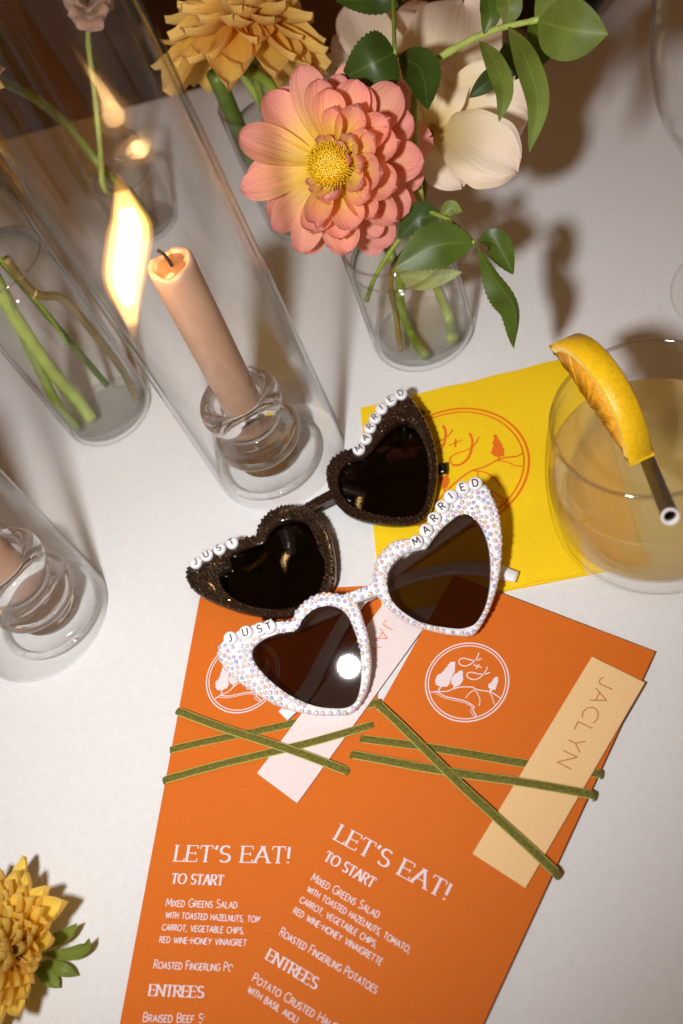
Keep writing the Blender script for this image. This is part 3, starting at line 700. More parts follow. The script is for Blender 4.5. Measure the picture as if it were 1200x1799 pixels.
def holder(c, label):
    t = thing('candle_holder', label, 'candle holder', (c[0], c[1], 0), 'glass candle holders')
    c0 = (c[0], c[1], 0)
    lathe('base_plate', [(0, .0008), (.0262, .0008), (.0262, .0052), (.0200, .0056), (0, .0056)], c0, 'glass', t, 64, closed=False)
    lathe('base_rim', [(.0282+.0022*math.cos(a), .0027+.0023*math.sin(a)) for a in np.linspace(0, 2*math.pi, 17)[:-1]], c0, 'crystal', t, 80)
    lathe('crystal_stem', smooth_prof([(0, .0062), (.0165, .0062), (.0170, .0078), (.0150, .0098), (.0152, .0128), (.0195, .0158), (.0230, .0196), (.0243, .0240), (.0230, .0284), (.0196, .0318), (.0172, .0345), (.0150, .0356), (.0, .0358)], 3), c0, 'crystal', t, 80, closed=False)
    lathe('candle_cup', smooth_prof([(0.0117, .0366), (.0158, .0366), (.0165, .0385), (.0176, .0410), (.0205, .0440), (.0222, .0485), (.0222, .0525), (.0203, .0562), (.0170, .0578), (.0140, .0565), (.0122, .0530), (.0117, .0480), (.0117, .0366)], 3)[:-1], c0, 'crystal', t, 80)
    return t
def candle(c, label, z0, z1, tilt=(0, 0)):
    t = thing('taper_candle', label, 'candle', (c[0], c[1], z0), 'taper candles')
    H = z1-z0; r = .0110
    prof = [(0, 0), (r*.93, 0), (r*.96, .002), (r, H-.004), (r*.985, H-.0008), (r*.9, H+.0006), (r*.78, H+.0002), (r*.62, H-.0028), (r*.3, H-.0040), (0, H-.0042)]
    o = lathe('wax_body', prof, (0, 0, 0), 'wax', None, 48, closed=False)
    for v in o.data.vertices:
        k = v.co.z/H; a = math.atan2(v.co.y, v.co.x)
        if v.co.z > H-.006: v.co.z += .0011*math.sin(a*2+1)+.0006*math.sin(a*5)
        v.co.x += tilt[0]*k; v.co.y += tilt[1]*k
    o.parent = t
    top = np.array([c[0]+tilt[0], c[1]+tilt[1], z1])
    lathe('melted_wax', [(0, -.0016), (.0078, -.0014), (.0090, -.0022), (0, -.003)], tuple(top), 'pool', t, 32, closed=False)
    w_ = tube('wick', crom([top+np.array(q) for q in ((0, 0, -.005), (0, 0, .002), (-.0008, .0004, .0055), (-.0028, .001, .0080))], 5), .0008, 'wick', t, n=7)
    return t, top
H1c, H2c = np.array([-.159, .3387, 0]), np.array([-.2943, .2543, 0])
D1c, D2c = np.array([-.1636, .3372, 0]), np.array([-.2882, .2570, 0])
glass_cyl('hurricane_shade', 'tall clear glass hurricane cylinder around the burning candle', 'glass shade', H1c, .0381, .31, .0022, 'glass hurricane cylinders')
glass_cyl('hurricane_shade', 'tall clear glass hurricane cylinder whose candle shows no flame', 'glass shade', H2c, .0395, .31, .0022, 'glass hurricane cylinders')
holder(D1c, 'clear ringed glass candle holder under the burning candle')
holder(D2c, 'clear ringed glass candle holder inside the hurricane without a visible flame')
cd1, top1 = candle(D1c, 'dusty pink taper candle with a flame inside the hurricane glass', .0368, .1495, (.004, .001))
cd2, top2 = candle(D2c, 'dusty pink taper candle whose flame does not show', .0368, .1600)

# flame beside the wick, shaped as the blurred streak a moving flame leaves
fp = [((234, 600), .158, .0004), ((232, 570), .159, .0028), ((224, 530), .161, .0060), ((218, 490), .163, .0094), ((224, 440), .167, .0102), ((229, 402), .171, .0100), ((222, 368), .176, .0070), ((214, 336), .181, .0040), ((205, 302), .186, .0004)]
ft = thing('candle_flame', 'bright flame at the wick of the pink candle, shaped as a motion-blurred streak', 'flame', top1)
pts = crom([np.append(U(*a, z), r) for a, z, r in fp], 6)
tube('flame_body', [p[:3] for p in pts], [max(p[3], .0003) for p in pts], 'flame', ft, n=24)
pts = crom([np.append(U(*a, z), r*.84) for a, z, r in fp[1:-1]], 6)
tube('flame_inner', [p[:3] for p in pts], [max(p[3], .0003) for p in pts], 'flame_mid', ft, n=24)
pts = crom([np.append(U(*a, z), r*.50) for a, z, r in fp[2:-2]], 6)
tube('flame_core', [p[:3] for p in pts], [max(p[3], .0003) for p in pts], 'flame_core', ft, n=20)

# vases
def vase(name, label, c, r, h, water, flare=0.0, mat='vase_glass', group='clear glass bud vases'):
    t = thing(name, label, 'vase', (c[0], c[1], 0), group); w_ = .0018; b = .006
    R = lambda z: r+flare*(z/h)
    prof = [(0, .0006), (r*.75, .0006), (r-.0035, .0003), (r-.0012, .0011), (r, .004)]+[(R(z), z) for z in np.linspace(.012, h-.001, 6)]+[(R(h)-w_*.5, h+.0003)]+[(R(z)-w_, z) for z in np.linspace(h-.001, .014, 6)]+[(r-w_-.001, b+.0035), (r-w_-.004, b+.0008), (r*.6, b), (0, b-.0005)]
    lathe('glass_body', prof, (c[0], c[1], 0), mat, t, 80, closed=False)
    e = .0004
    wp = [(0, b+e), (r*.6, b+e+.0005), (r-w_-.0045, b+e+.0012), (r-w_-.0015, b+.005)]+[(R(z)-w_-e, z) for z in np.linspace(.014, water, 5)]+[(R(water)-w_-.0016, water-.0005), (0, water-.0005)]
    lathe('water', wp, (c[0], c[1], 0), 'water', t, 64, closed=False)
    wt = lathe('meniscus', [(R(water)-w_-.0007+.0006*math.cos(a), water-.0002+.0005*math.sin(a)) for a in np.linspace(0, 2*math.pi, 9)[:-1]], (c[0], c[1], 0), 'rim_glass', t, 80)
    lathe('rim', [(R(h)-w_*.5+.0009*math.cos(a), h+.0004*math.sin(a)) for a in np.linspace(0, 2*math.pi, 9)[:-1]], (c[0], c[1], 0), 'rim_glass', t, 80)
    # thick glass foot inside the wall, a real lens
    lathe('foot_glass', [(0, .0012), (r*.72, .0012), (r-.0045, .0018), (r-.003, .0035), (r-.0045, b-.001), (r*.55, b-.0012), (0, b-.0014)], (c[0], c[1], 0), 'foot', t, 64, closed=False)
    return t
VS = np.array([-.0725, .4080, 0]); VL = np.array([-.2729, .3944, 0])
vase('bud_vase', 'short clear glass vase of water holding the pink dahlia', VS, .0300, .077, .064, -.0010)
vase('bud_vase', 'tall clear glass vase with thick green stems beside the burning candle', VL, .0282, .170, .130, .0)
V3c = U(540, 375); V4c = U(262, 395)
vase('bud_vase', 'clear glass vase of stems half hidden behind the pink dahlia', V3c, .0280, .092, .075, .0)
vase('bud_vase', 'small clear vase seen through the hurricane glass', V4c, .0230, .065, .045, .0)

# cocktail tumbler
DC = np.array([.0342, .2615, 0])
dz = .0036
dr = thing('tumbler', 'round cocktail tumbler standing on the yellow napkin', 'glass', (DC[0], DC[1], dz))
op = [(0, .0), (.0360, .0), (.0430, .0008), (.0466, .0050), (.0478, .0140), (.0480, .0260), (.0472, .0420), (.0447, .0600), (.0416, .0762)]
ip = [(.0398, .0760), (.0429, .0600), (.0454, .0420), (.0462, .0270), (.0458, .0170), (.0432, .0105), (.0360, .0082), (.0, .0076)]
lathe('glass_body', smooth_prof(op, 4)+[(.0413, .0772), (.0402, .0772)]+smooth_prof(ip, 4), (DC[0], DC[1], dz), 'glass', dr, 96, closed=False)
lathe('rim', [(.0407+.0010*math.cos(a), .0772+.0010*math.sin(a)) for a in np.linspace(0, 2*math.pi, 11)[:-1]], (DC[0], DC[1], dz), 'rim_glass', dr, 96)
lq = thing('cocktail', 'cloudy amber citrus cocktail filling the tumbler', 'drink', (DC[0], DC[1], dz+.007))
lp = [(0, .0082), (.0358, .0088), (.0427, .0112), (.0453, .0174), (.0457, .0270), (.0449, .0420), (.0445, .0470)]
lathe('liquid', smooth_prof(lp, 3)+[(.0437, .0462), (0, .0460)], (DC[0], DC[1], dz), 'drink', lq, 80, closed=False)
r_ = random.Random(4)
for q in range(9):
    a = r_.uniform(0, 6.28); rad = r_.uniform(.01, .038); pz = dz+.0462
    bvs = []; 
    lathe('bubble', [(0, .0009), (.0006, .0007), (.0010, .0)], (DC[0]+rad*math.cos(a), DC[1]+rad*math.sin(a), pz), 'glass', lq, 12, closed=False)

# straw: from the bottom of the drink, leaning over the near rim
sb, st_ = U(1112, 745, .030), U(1178, 908, .1120)
sd_ = (st_-sb)/np.linalg.norm(st_-sb)
sw_ = thing('drinking_straw', 'dark brown paper straw leaning out from under the orange slice', 'straw', sb)
n_ = 20; vs, fs = [], []; bx, by, bz = basis(sd_)
for (pp, rr_) in ((sb, .0031), (st_, .0031), (st_, .0024), (sb+sd_*.002, .0024)):
    for k in range(n_): a = 2*math.pi*k/n_; vs.append(pp+rr_*(bx*math.cos(a)+by*math.sin(a)))
for lay in range(3):
    for k in range(n_): k2 = (k+1) % n_; fs.append((lay*n_+k, lay*n_+k2, (lay+1)*n_+k2, (lay+1)*n_+k))
sharp(mobj('straw_tube', vs, fs, 'straw', sw_), 40)
vs, fs = [], []
for (pp, rr_) in ((st_-sd_*.0006, .00325), (st_+sd_*.0002, .00325), (st_+sd_*.0002, .0023), (st_-sd_*.003, .0023)):
    for k in range(n_): a = 2*math.pi*k/n_; vs.append(pp+rr_*(bx*math.cos(a)+by*math.sin(a)))
for lay in range(3):
    for k in range(n_): k2 = (k+1) % n_; fs.append((lay*n_+k, lay*n_+k2, (lay+1)*n_+k2, (lay+1)*n_+k))
mobj('cut_end', vs, fs, 'paper_white', sw_)

# orange slice on the rim: thick half wheel, rind up
e1, e2 = U(984, 600, .088), U(1128, 808, .0760)
cd_ = (e2-e1)/np.linalg.norm(e2-e1); bul = np.array([.24, -.40, .86]); bul -= (bul@cd_)*cd_; bul /= np.linalg.norm(bul); sn = np.cross(cd_, bul)   # slab normal
ch = np.linalg.norm(e2-e1)/2; sg = .0235; Rr = (ch*ch+sg*sg)/(2*sg); mid = (e1+e2)/2; cen = mid-bul*(Rr-sg); th = .0112
half = math.asin(min(1, ch/Rr))
og = thing('orange_slice', 'thick yellow-orange citrus slice perched on the tumbler rim', 'orange slice', mid)
def arcp(r, a): return cen+r*(cd_*math.sin(a)+bul*math.cos(a))
def seg_shell(name, r0, r1, mat, t0, t1, rough=0, bev=0.0):
    n = 26; vs, fs = [], []
    for i in range(n+1):
        a = -half+2*half*i/n
        j = lambda: random.uniform(-rough, rough)
        for (r, s) in ((r0, t0), (r1-bev, t0), (r1, t0+bev*(1 if t1 > t0 else -1)), (r1, t1-bev*(1 if t1 > t0 else -1)), (r1-bev, t1), (r0, t1)):
            vs.append(arcp(max(r, (Rr-sg)/math.cos(a)+.0006 if r == r0 else r)+j(), a)+sn*(s+j()))
    k = 6
    for i in range(n):
        for q in range(k): q2 = (q+1) % k; fs.append((i*k+q, i*k+q2, (i+1)*k+q2, (i+1)*k+q))
    fs.append(tuple(range(k))); fs.append(tuple(range(n*k, n*k+k)))
    o = mobj(name, vs, fs, mat, og); fix(o); sharp(o, 50); return o
seg_shell('rind', Rr-.0018, Rr, 'rind', -th/2, th/2, .00004, .0009)
seg_shell('pith', Rr-.0042, Rr-.0019, 'pith', -th/2+.0002, th/2-.0002, .0001)
# flesh: separate segments with thin membranes between
ns = 4
for q in range(ns):
    a0, a1 = -half+2*half*q/ns+.012, -half+2*half*(q+1)/ns-.012; vs, fs = [], []; n = 8
    for i in range(n+1):
        a = a0+(a1-a0)*i/n; ri = (Rr-sg)/math.cos(a)-.0006
        for (r, s) in ((ri, -th/2+.0006), (Rr-.0046, -th/2+.0006), (Rr-.0046, th/2-.0006), (ri, th/2-.0006)):
            vs.append(arcp(r, a)+sn*(s+random.uniform(-.0004, .0004)))
    for i in range(n):
        for w2 in range(4): w3 = (w2+1) % 4; fs.append((i*4+w2, i*4+w3, (i+1)*4+w3, (i+1)*4+w2))
    fs.append((0, 1, 2, 3)); fs.append((n*4, n*4+1, n*4+2, n*4+3))
    fix(mobj('flesh_segment', vs, fs, 'flesh', og))

# wine glass at the right, only its foot and a strip of bowl in frame
WC = U(1183, 540)+np.array([.0355, .004, 0])
wg = thing('wine_glass', 'empty stemmed wine glass standing beyond the tumbler', 'wine glass', WC)
wp = [(0, .0006), (.020, .0006), (.0348, .0006), (.0355, .0014), (.0346, .0022), (.020, .0040), (.008, .0080), (.0042, .016), (.0036, .040), (.0038, .070), (.0060, .082), (.018, .090), (.032, .104), (.0405, .124), (.0430, .145), (.0415, .170), (.0370, .195), (.0330, .212)]
wi = [(.0320, .212), (.0360, .195), (.0405, .170), (.0420, .145), (.0395, .124), (.031, .105), (.017, .0915), (0, .0860)]
lathe('bowl_stem_and_foot', smooth_prof(wp, 4)+smooth_prof(wi, 4), WC, 'glass', wg, 80, closed=False)

# dark stemless glass at the back
BC = U(985, 45)+np.array([0, .012, 0])
bgl = thing('stemless_glass', 'dark red drink in a stemless glass behind the leaves', 'glass', BC)
bp = [(0, .0006), (.022, .0006), (.032, .004), (.040, .016), (.0425, .032), (.041, .055), (.035, .085), (.032, .095)]
bi = [(.0305, .095), (.0335, .085), (.0395, .055), (.041, .032), (.0385, .017), (.030, .007), (0, .005)]
lathe('glass_body', smooth_prof(bp, 4)+smooth_prof(bi, 4), BC, 'glass', bgl, 64, closed=False)
wn_ = lathe('dark_wine', smooth_prof([(0, .0055), (.0295, .0076), (.0380, .0175), (.0404, .032), (.0390, .055)], 4)+[(.0385, .0552), (0, .0552)], BC, 'dark_drink', bgl, 64, closed=False)

# ------------------------------------------------------------------ heart-shaped sunglasses
def star(poly2, c, n):
    """radius of a closed 2-D outline seen from c, at n angles"""
    P = np.array(poly2)-c; Q = np.roll(P, -1, axis=0); out = []
    for k in range(n):
        a = 2*math.pi*k/n; d_ = np.array([math.cos(a), math.sin(a)]); best = 0
        for p, q in zip(P, Q):
            e = q-p; den = d_[0]*e[1]-d_[1]*e[0]
            if abs(den) < 1e-12: continue
            t = (p[0]*e[1]-p[1]*e[0])/den; u = (p[0]*d_[1]-p[1]*d_[0])/den
            if t > 0 and -1e-9 <= u <= 1+1e-9: best = max(best, t)
        out.append(best)
    return np.array(out)
def inside(p, poly):
    x, y = p; c = False; n = len(poly); j = n-1
    for i in range(n):
        xi, yi = poly[i]; xj, yj = poly[j]
        if (yi > y) != (yj > y) and x < (xj-xi)*(y-yi)/(yj-yi)+xi: c = not c
        j = i
    return c
def dist_poly(p, poly):
    P = np.array(poly); Q = np.roll(P, -1, axis=0); e = Q-P; w_ = np.array(p)-P
    t = np.clip((w_*e).sum(1)/((e*e).sum(1)+1e-15), 0, 1); return np.sqrt((((w_-e*t[:, None]))**2).sum(1)).min()
def stone_geo(r, h, n=8):
    vs = [(r*math.cos(2*math.pi*k/n), r*math.sin(2*math.pi*k/n), 0) for k in range(n)]+[(r*.92*math.cos(2*math.pi*(k+.5)/n), r*.92*math.sin(2*math.pi*(k+.5)/n), h*.45) for k in range(n)]+[(r*.5*math.cos(2*math.pi*k/n), r*.5*math.sin(2*math.pi*k/n), h) for k in range(n)]
    fs = []
    for k in range(n):
        k2 = (k+1) % n; fs += [(k, k2, n+k), (n+k, k2, n+k2), (n+k, n+k2, 2*n+k2), (n+k, 2*n+k2, 2*n+k)]
    fs.append(tuple(range(2*n, 3*n))); return vs, fs
def sunglasses(label, plane_pts, hearts, bridge, beads, temples, mats, stones_joined, base_px):
    """hearts: [(outer px, lens px, bevel)], plane_pts: three (px,py,z)"""
    a, b, c = [U(*q) for q in plane_pts]; n = np.cross(b-a, c-a); n /= np.linalg.norm(n)
    if n[2] < 0: n = -n
    e1 = np.array([1., 0, 0]); e1 -= (e1@n)*n; e1 /= np.linalg.norm(e1); e2 = np.cross(n, e1)
    W = lambda q, h=0.0: a+e1*q[0]+e2*q[1]+n*h
    def L2(px, py):
        v = onplane(px, py, a, n)-a; return np.array([v@e1, v@e2])
    t = thing('heart_sunglasses', label, 'sunglasses', U(*base_px), 'heart-shaped bride and groom sunglasses')
    vs, fs = [], []; NA = 150; TH = .0044; outs, inns = [], []
    lensdata = []
    for outer, inner in hearts:
        o2 = crom([L2(*q) for q in outer], 6, True); i2 = crom([L2(*q) for q in inner], 6, True); outs.append(o2); inns.append(i2)
        cc = np.mean(np.array(i2), axis=0); ro, ri = star(o2, cc, NA), star(i2, cc, NA)
        ri = np.minimum(ri, ro-.0012); lensdata.append((cc, ri)); b0 = len(vs)
        for k in range(NA):
            d_ = np.array([math.cos(2*math.pi*k/NA), math.sin(2*math.pi*k/NA)]); w_ = ro[k]-ri[k]; bv = min(.0008, w_*.25)
            for rr_, h in ((ri[k], -TH), (ri[k], -.0007), (ri[k]+bv, 0), (ro[k]-bv, 0), (ro[k], -.0008), (ro[k], -TH+.0008), (ro[k]-bv, -TH)):
                vs.append(W(cc+d_*rr_, h))
        for k in range(NA):
            k2 = (k+1) % NA
            for q in range(7): q2 = (q+1) % 7; fs.append((b0+k*7+q, b0+k2*7+q, b0+k2*7+q2, b0+k*7+q2))
    # bridge: arched bar between the two rims
    bp_ = crom([L2(*q[:2]) for q in bridge], 6); bw = np.interp(np.linspace(0, 1, len(bp_)), np.linspace(0, 1, len(bridge)), [q[2] for q in bridge])
    b0 = len(vs)
    for k, p in enumerate(bp_):
        tt = bp_[min(k+1, len(bp_)-1)]-bp_[max(k-1, 0)]; tt = tt/np.linalg.norm(tt); sd = np.array([-tt[1], tt[0]])
        for s, h in ((-1, -TH+.0006), (-1, -.0008), (-.8, -.0002), (.8, -.0002), (1, -.0008), (1, -TH+.0006)): vs.append(W(p+sd*bw[k]*s, h))
    for k in range(len(bp_)-1):
        for q in range(6): q2 = (q+1) % 6; fs.append((b0+k*6+q, b0+k*6+q2, b0+(k+1)*6+q2, b0+(k+1)*6+q))
    fs.append(tuple(range(b0, b0+6))); fs.append(tuple(range(b0+(len(bp_)-1)*6, b0+len(bp_)*6)))
    fr = mobj('frame', vs, fs, mats['frame'], t); fix(fr); sharp(fr, 45)
    # lenses: shallow domes set into the rims
    for li, (cc, ri) in enumerate(lensdata):
        vs, fs = [], []; NR = 16; g1, g2 = mats['tilt'][li]; RC = mats['curve']
        vs.append(W(cc, -.0006))
        for j in range(1, NR+1):
            f = j/NR
            for k in range(NA):
                d_ = np.array([math.cos(2*math.pi*k/NA), math.sin(2*math.pi*k/NA)]); rr_ = (ri[k]+.0005)*f
                vs.append(W(cc+d_*rr_, -.0006-(rr_**2)/(2*RC)+(g1*d_[0]+g2*d_[1])*rr_))
        for k in range(NA): fs.append((0, 1+k, 1+(k+1) % NA))
        for j in range(NR-1):
            for k in range(NA): k2 = (k+1) % NA; fs.append((1+j*NA+k, 1+(j+1)*NA+k, 1+(j+1)*NA+k2, 1+j*NA+k2))
        mobj('lens', vs, fs, mats['lens'], t)
    # letter beads
    bd = []
    pb = [(0, -.0010), (.0024, -.0010), (.0031, -.0005), (.00345, .0003), (.00345, .0014), (.0031, .0021), (.0024, .00245), (0, .0025)]
    for (px, py, ch_, ang) in beads:
        q = L2(px, py); bd.append(q); c0 = W(q)
        vs, fs = [], []; nb = 28
        for i in range(nb):
            aa = 2*math.pi*i/nb
            for r_, z_ in pb: vs.append(c0+(e1*math.cos(aa)+e2*math.sin(aa))*max(r_, 1e-6)+n*z_)
        k_ = len(pb)
        for i in range(nb):
            j = (i+1) % nb
            for w2 in range(k_-1): fs.append((i*k_+w2, j*k_+w2, j*k_+w2+1, i*k_+w2+1))
        be = mobj('letter_bead', vs, fs, 'white_plastic', t); fix(be); sharp(be, 50)
        im = L2(px+20*math.cos(math.radians(ang)), py-20*math.sin(math.radians(ang)))-q; im /= np.linalg.norm(im)
        X = e1*im[0]+e2*im[1]; Y = np.cross(n, X); cap = .0036; _, tw = layout(ch_)
        lettering('letter', ch_, c0+n*.00256-X*(tw*cap*.5)-Y*cap*.5, X, Y, n, cap, None, .00062, 'black_ink', be)
    # rhinestones
    pts = []; rmin = .00245 if not stones_joined else .0021; r2 = random.Random(3); sr = .00128 if not stones_joined else .0010
    allp = np.array([p for o in outs for p in o]); lo, hi = allp.min(0), allp.max(0)
    cand = []
    gx, gy = np.meshgrid(np.arange(lo[0], hi[0], .00042), np.arange(lo[1], hi[1], .00042)); Q = np.c_[gx.ravel(), gy.ravel()]
    def vin(P_):
        c_ = np.zeros(len(Q), bool); P_ = np.array(P_); P2 = np.roll(P_, 1, axis=0)
        for (xi, yi), (xj, yj) in zip(P_, P2):
            if yi == yj: continue
            c_ ^= ((yi > Q[:, 1]) != (yj > Q[:, 1])) & (Q[:, 0] < (xj-xi)*(Q[:, 1]-yi)/(yj-yi)+xi)
        return c_
    def vdist(P_):
        P_ = np.array(P_); best = np.full(len(Q), 9.0)
        for p, q in zip(P_, np.roll(P_, -1, axis=0)):
            e = q-p; w_ = Q-p; t_ = np.clip((w_@e)/(e@e+1e-15), 0, 1); best = np.minimum(best, np.hypot(*(w_-t_[:, None]*e).T))
        return best
    io = [vin(o2) for o2 in outs]; ii = [vin(i2) for i2 in inns]; dd = [vdist(o2) for o2 in outs]; di = np.minimum(*[vdist(i2) for i2 in inns])
    do = np.minimum(np.where(io[0], dd[0], 9), np.where(io[1], dd[1], 9))
    ok = (io[0] | io[1]) & ~ii[0] & ~ii[1] & (do >= sr*.62) & (di >= sr*.85)
    for bq in bd: ok &= np.hypot(Q[:, 0]-bq[0], Q[:, 1]-bq[1]) >= .0043
    for k_ in np.nonzero(ok)[0]: cand.append((min(do[k_], di[k_]+.0003)+r2.uniform(0, .00025), Q[k_, 0], Q[k_, 1]))
    for k in range(0, len(bp_), 1):
        tt = bp_[min(k+1, len(bp_)-1)]-bp_[max(k-1, 0)]; tt = tt/np.linalg.norm(tt); sd = np.array([-tt[1], tt[0]])
        for s in (-.6, 0, .6):
            q = bp_[k]+sd*bw[k]*s
            if not any(inside(q, o2) for o2 in outs): cand.append((.001+r2.uniform(0, .0003), q[0], q[1]))
    cand.sort()
    kept = []
    for _, x, y in cand:
        if all((x-u)**2+(y-v)**2 > rmin*rmin for u, v in kept): kept.append((x, y))
    gv, gf = stone_geo(sr, .0009 if not stones_joined else .0010)
    if stones_joined:
        vs, fs = [], []
        for x, y in kept:
            b0 = len(vs); sc = r2.uniform(.85, 1.1); ta, tb_ = r2.uniform(-.45, .45), r2.uniform(-.45, .45)
            for p in gv: vs.append(W((x+p[0]*sc, y+p[1]*sc), p[2]*sc-.0001+ta*p[0]+tb_*p[1]))
            fs += [tuple(b0+i for i in f) for f in gf]
        so = mobj('rhinestones', vs, fs, mats['stone'], t, smooth=False); so['kind'] = 'stuff'
    else:
        random.Random(5).shuffle(kept)
        me = bpy.data.meshes.new('rhinestone'); me.from_pydata(gv, [], gf); me.materials.append(M[mats['stone']])
        for x, y in kept[:300]:
            ra = r2.uniform(0, 6.28); X = e1*math.cos(ra)+e2*math.sin(ra); sc = r2.uniform(.9, 1.05)
            nn = n+e1*r2.uniform(-.12, .12)+e2*r2.uniform(-.12, .12)
            inst('rhinestone', me, frame_mat(W((x, y), -.00005), np.cross(nn, X), nn, sc), fr)
        if len(kept) > 300:
            vs, fs = [], []
            for x, y in kept[300:]:
                b0 = len(vs)
                for p in gv: vs.append(W((x+p[0], y+p[1]), p[2]-.00005))
                fs += [tuple(b0+i for i in f) for f in gf]
            so = mobj('rhinestones', vs, fs, mats['stone'], fr, smooth=False); so['kind'] = 'stuff'
    print('STONES', label, len(kept))
    for path, wds in temples:
        pth = crom([U(*q) for q in path], 8); ww = list(np.interp(np.linspace(0, 1, len(pth)), np.linspace(0, 1, len(wds)), wds))
        bandobj('temple_arm', pth, ww, .0019, mats['temple'], t, up=(0, 0, 1))
    return t
def z7(*l): return [(320+x/3, 960+y/3) for x, y in l]
def z8(*l): return [(600+x/3.3333, 800+y/3.3333) for x, y in l]
def z6(*l): return [(560+x/3, 660+y/3) for x, y in l]
def z5(*l): return [(300+x/3, 660+y/3) for x, y in l]
wl_o = z7((880, 268), (820, 250), (755, 243), (690, 260), (630, 303), (595, 345), (578, 388), (545, 392), (480, 395), (400, 402), (320, 432), (255, 462), (207, 503), (188, 545), (195, 595), (222, 640), (270, 690), (340, 745), (410, 790), (480, 830), (550, 857), (620, 874), (700, 887), (780, 890), (860, 887), (905, 865), (942, 820), (972, 760), (988, 690), (994, 620), (988, 540), (972, 450), (950, 380), (925, 310))
wl_i = z7((618, 432), (640, 390), (690, 345), (740, 326), (790, 325), (840, 345), (875, 385), (900, 440), (925, 510), (940, 580), (944, 650), (940, 725), (925, 790), (900, 830), (860, 850), (800, 853), (720, 845), (640, 820), (560, 780), (490, 730), (430, 675), (385, 620), (365, 570), (372, 535), (400, 505), (450, 478), (520, 460), (585, 452))
wr_o = z8((186, 745), (187, 690), (197, 635), (222, 583), (267, 530), (320, 500), (380, 488), (425, 492), (470, 465), (510, 405), (560, 340), (610, 275), (665, 215), (730, 170), (795, 145), (845, 175), (870, 215), (893, 265), (917, 330), (931, 400), (939, 480), (936, 580), (926, 680), (906, 780), (881, 860), (851, 930), (812, 1000), (780, 1040), (745, 1055), (680, 1052), (600, 1042), (520, 1024), (440, 1001), (370, 971), (320, 936), (278, 900), (238, 855), (205, 810))
wr_i = z8((495, 540), (440, 550), (375, 568), (322, 608), (282, 660), (265, 720), (270, 780), (290, 840), (330, 890), (380, 930), (440, 965), (520, 990), (600, 1005), (680, 1014), (730, 1008), (780, 980), (815, 930), (840, 870), (855, 800), (862, 720), (861, 620), (850, 540), (830, 470), (800, 410), (765, 370), (730, 350), (690, 352), (650, 375), (600, 415), (560, 455), (525, 500))
sunglasses('white heart-shaped sunglasses studded with pearly rhinestones, letter beads spelling JUST MARRIED', [(840, 838, .030), (826, 1105, .0105), (398, 1140, .0225)], [(wl_o, wl_i), (wr_o, wr_i)],
    [(600, 1056, .0030), (626, 1046, .0028), (648, 1038, .0028), (672, 1026, .0034)],
    [(406, 1122, 'J', 22), (433, 1112, 'U', 16), (458, 1106, 'S', 20), (474, 1102, 'T', 24), (732, 953, 'M', 28), (749, 933, 'A', 30), (763.5, 912.5, 'R', 42), (777, 891.5, 'R', 38), (792, 873.5, 'I', 36), (813, 858.5, 'E', 16), (835.5, 851, 'D', 12)],
    [([(408, 1128, .0195), (440, 1120, .0150), (520, 1098, .0085), (610, 1062, .0070), (700, 1022, .0068), (790, 1000, .0062), (860, 1002, .0058), (908, 1014, .0054)], [.0030, .0034, .0036, .0036, .0036, .0036, .0042, .0030]),
     ([(868, 880, .0230), (830, 905, .0190), (770, 948, .0145), (705, 995, .0110), (655, 1034, .0095), (610, 1085, .0080), (572, 1150, .0055), (542, 1210, .0035), (497, 1258, .0032)], [.0030, .0034, .0034, .0032, .0028, .0034, .0036, .0042, .0036])],
    dict(frame='white_plastic', lens='lens_brown', stone='pearl_stone', temple='white_plastic', curve=.34, tilt=((.050, .137), (.14, .0))), False, (640, 1080, 0))
bl_o = z5((735, 700), (690, 688), (640, 681), (590, 684), (530, 708), (488, 745), (460, 790), (448, 838), (400, 848), (345, 868), (270, 900), (200, 935), (130, 968))+z7((55, 75), (27, 115), (20, 160), (38, 205), (75, 243), (130, 277), (200, 307), (300, 342), (400, 362), (480, 369), (560, 366), (640, 350), (710, 315), (765, 250), (800, 180), (806, 110))+z5((862, 950), (850, 880), (825, 810), (790, 750))
bl_i = z5((490, 878), (515, 830), (553, 785), (612, 758), (680, 758), (722, 785), (755, 850), (785, 930))+z7((750, 80), (742, 170), (712, 245), (650, 300), (560, 325), (460, 328), (360, 312), (275, 275), (215, 220), (195, 170), (205, 135), (260, 105))+z5((310, 950), (370, 915), (440, 895))
br_o = z6((62, 620), (45, 565), (38, 510), (53, 460), (90, 418), (140, 390), (190, 378), (230, 330), (255, 275), (285, 220), (320, 165), (370, 120), (420, 88), (460, 88), (495, 125), (532, 180), (567, 240), (596, 310), (616, 390), (626, 470), (621, 560), (606, 640), (586, 700), (560, 740), (525, 767), (460, 782), (380, 784), (300, 774), (220, 757), (150, 727), (108, 690), (80, 660))
br_i = z6((205, 440), (150, 452), (115, 490), (100, 540), (107, 595), (132, 645), (180, 688), (260, 717), (340, 737), (430, 745), (505, 735), (545, 700), (567, 640), (578, 560), (578, 480), (566, 400), (540, 330), (505, 272), (468, 238), (425, 238), (372, 275), (322, 335), (280, 392), (240, 428))
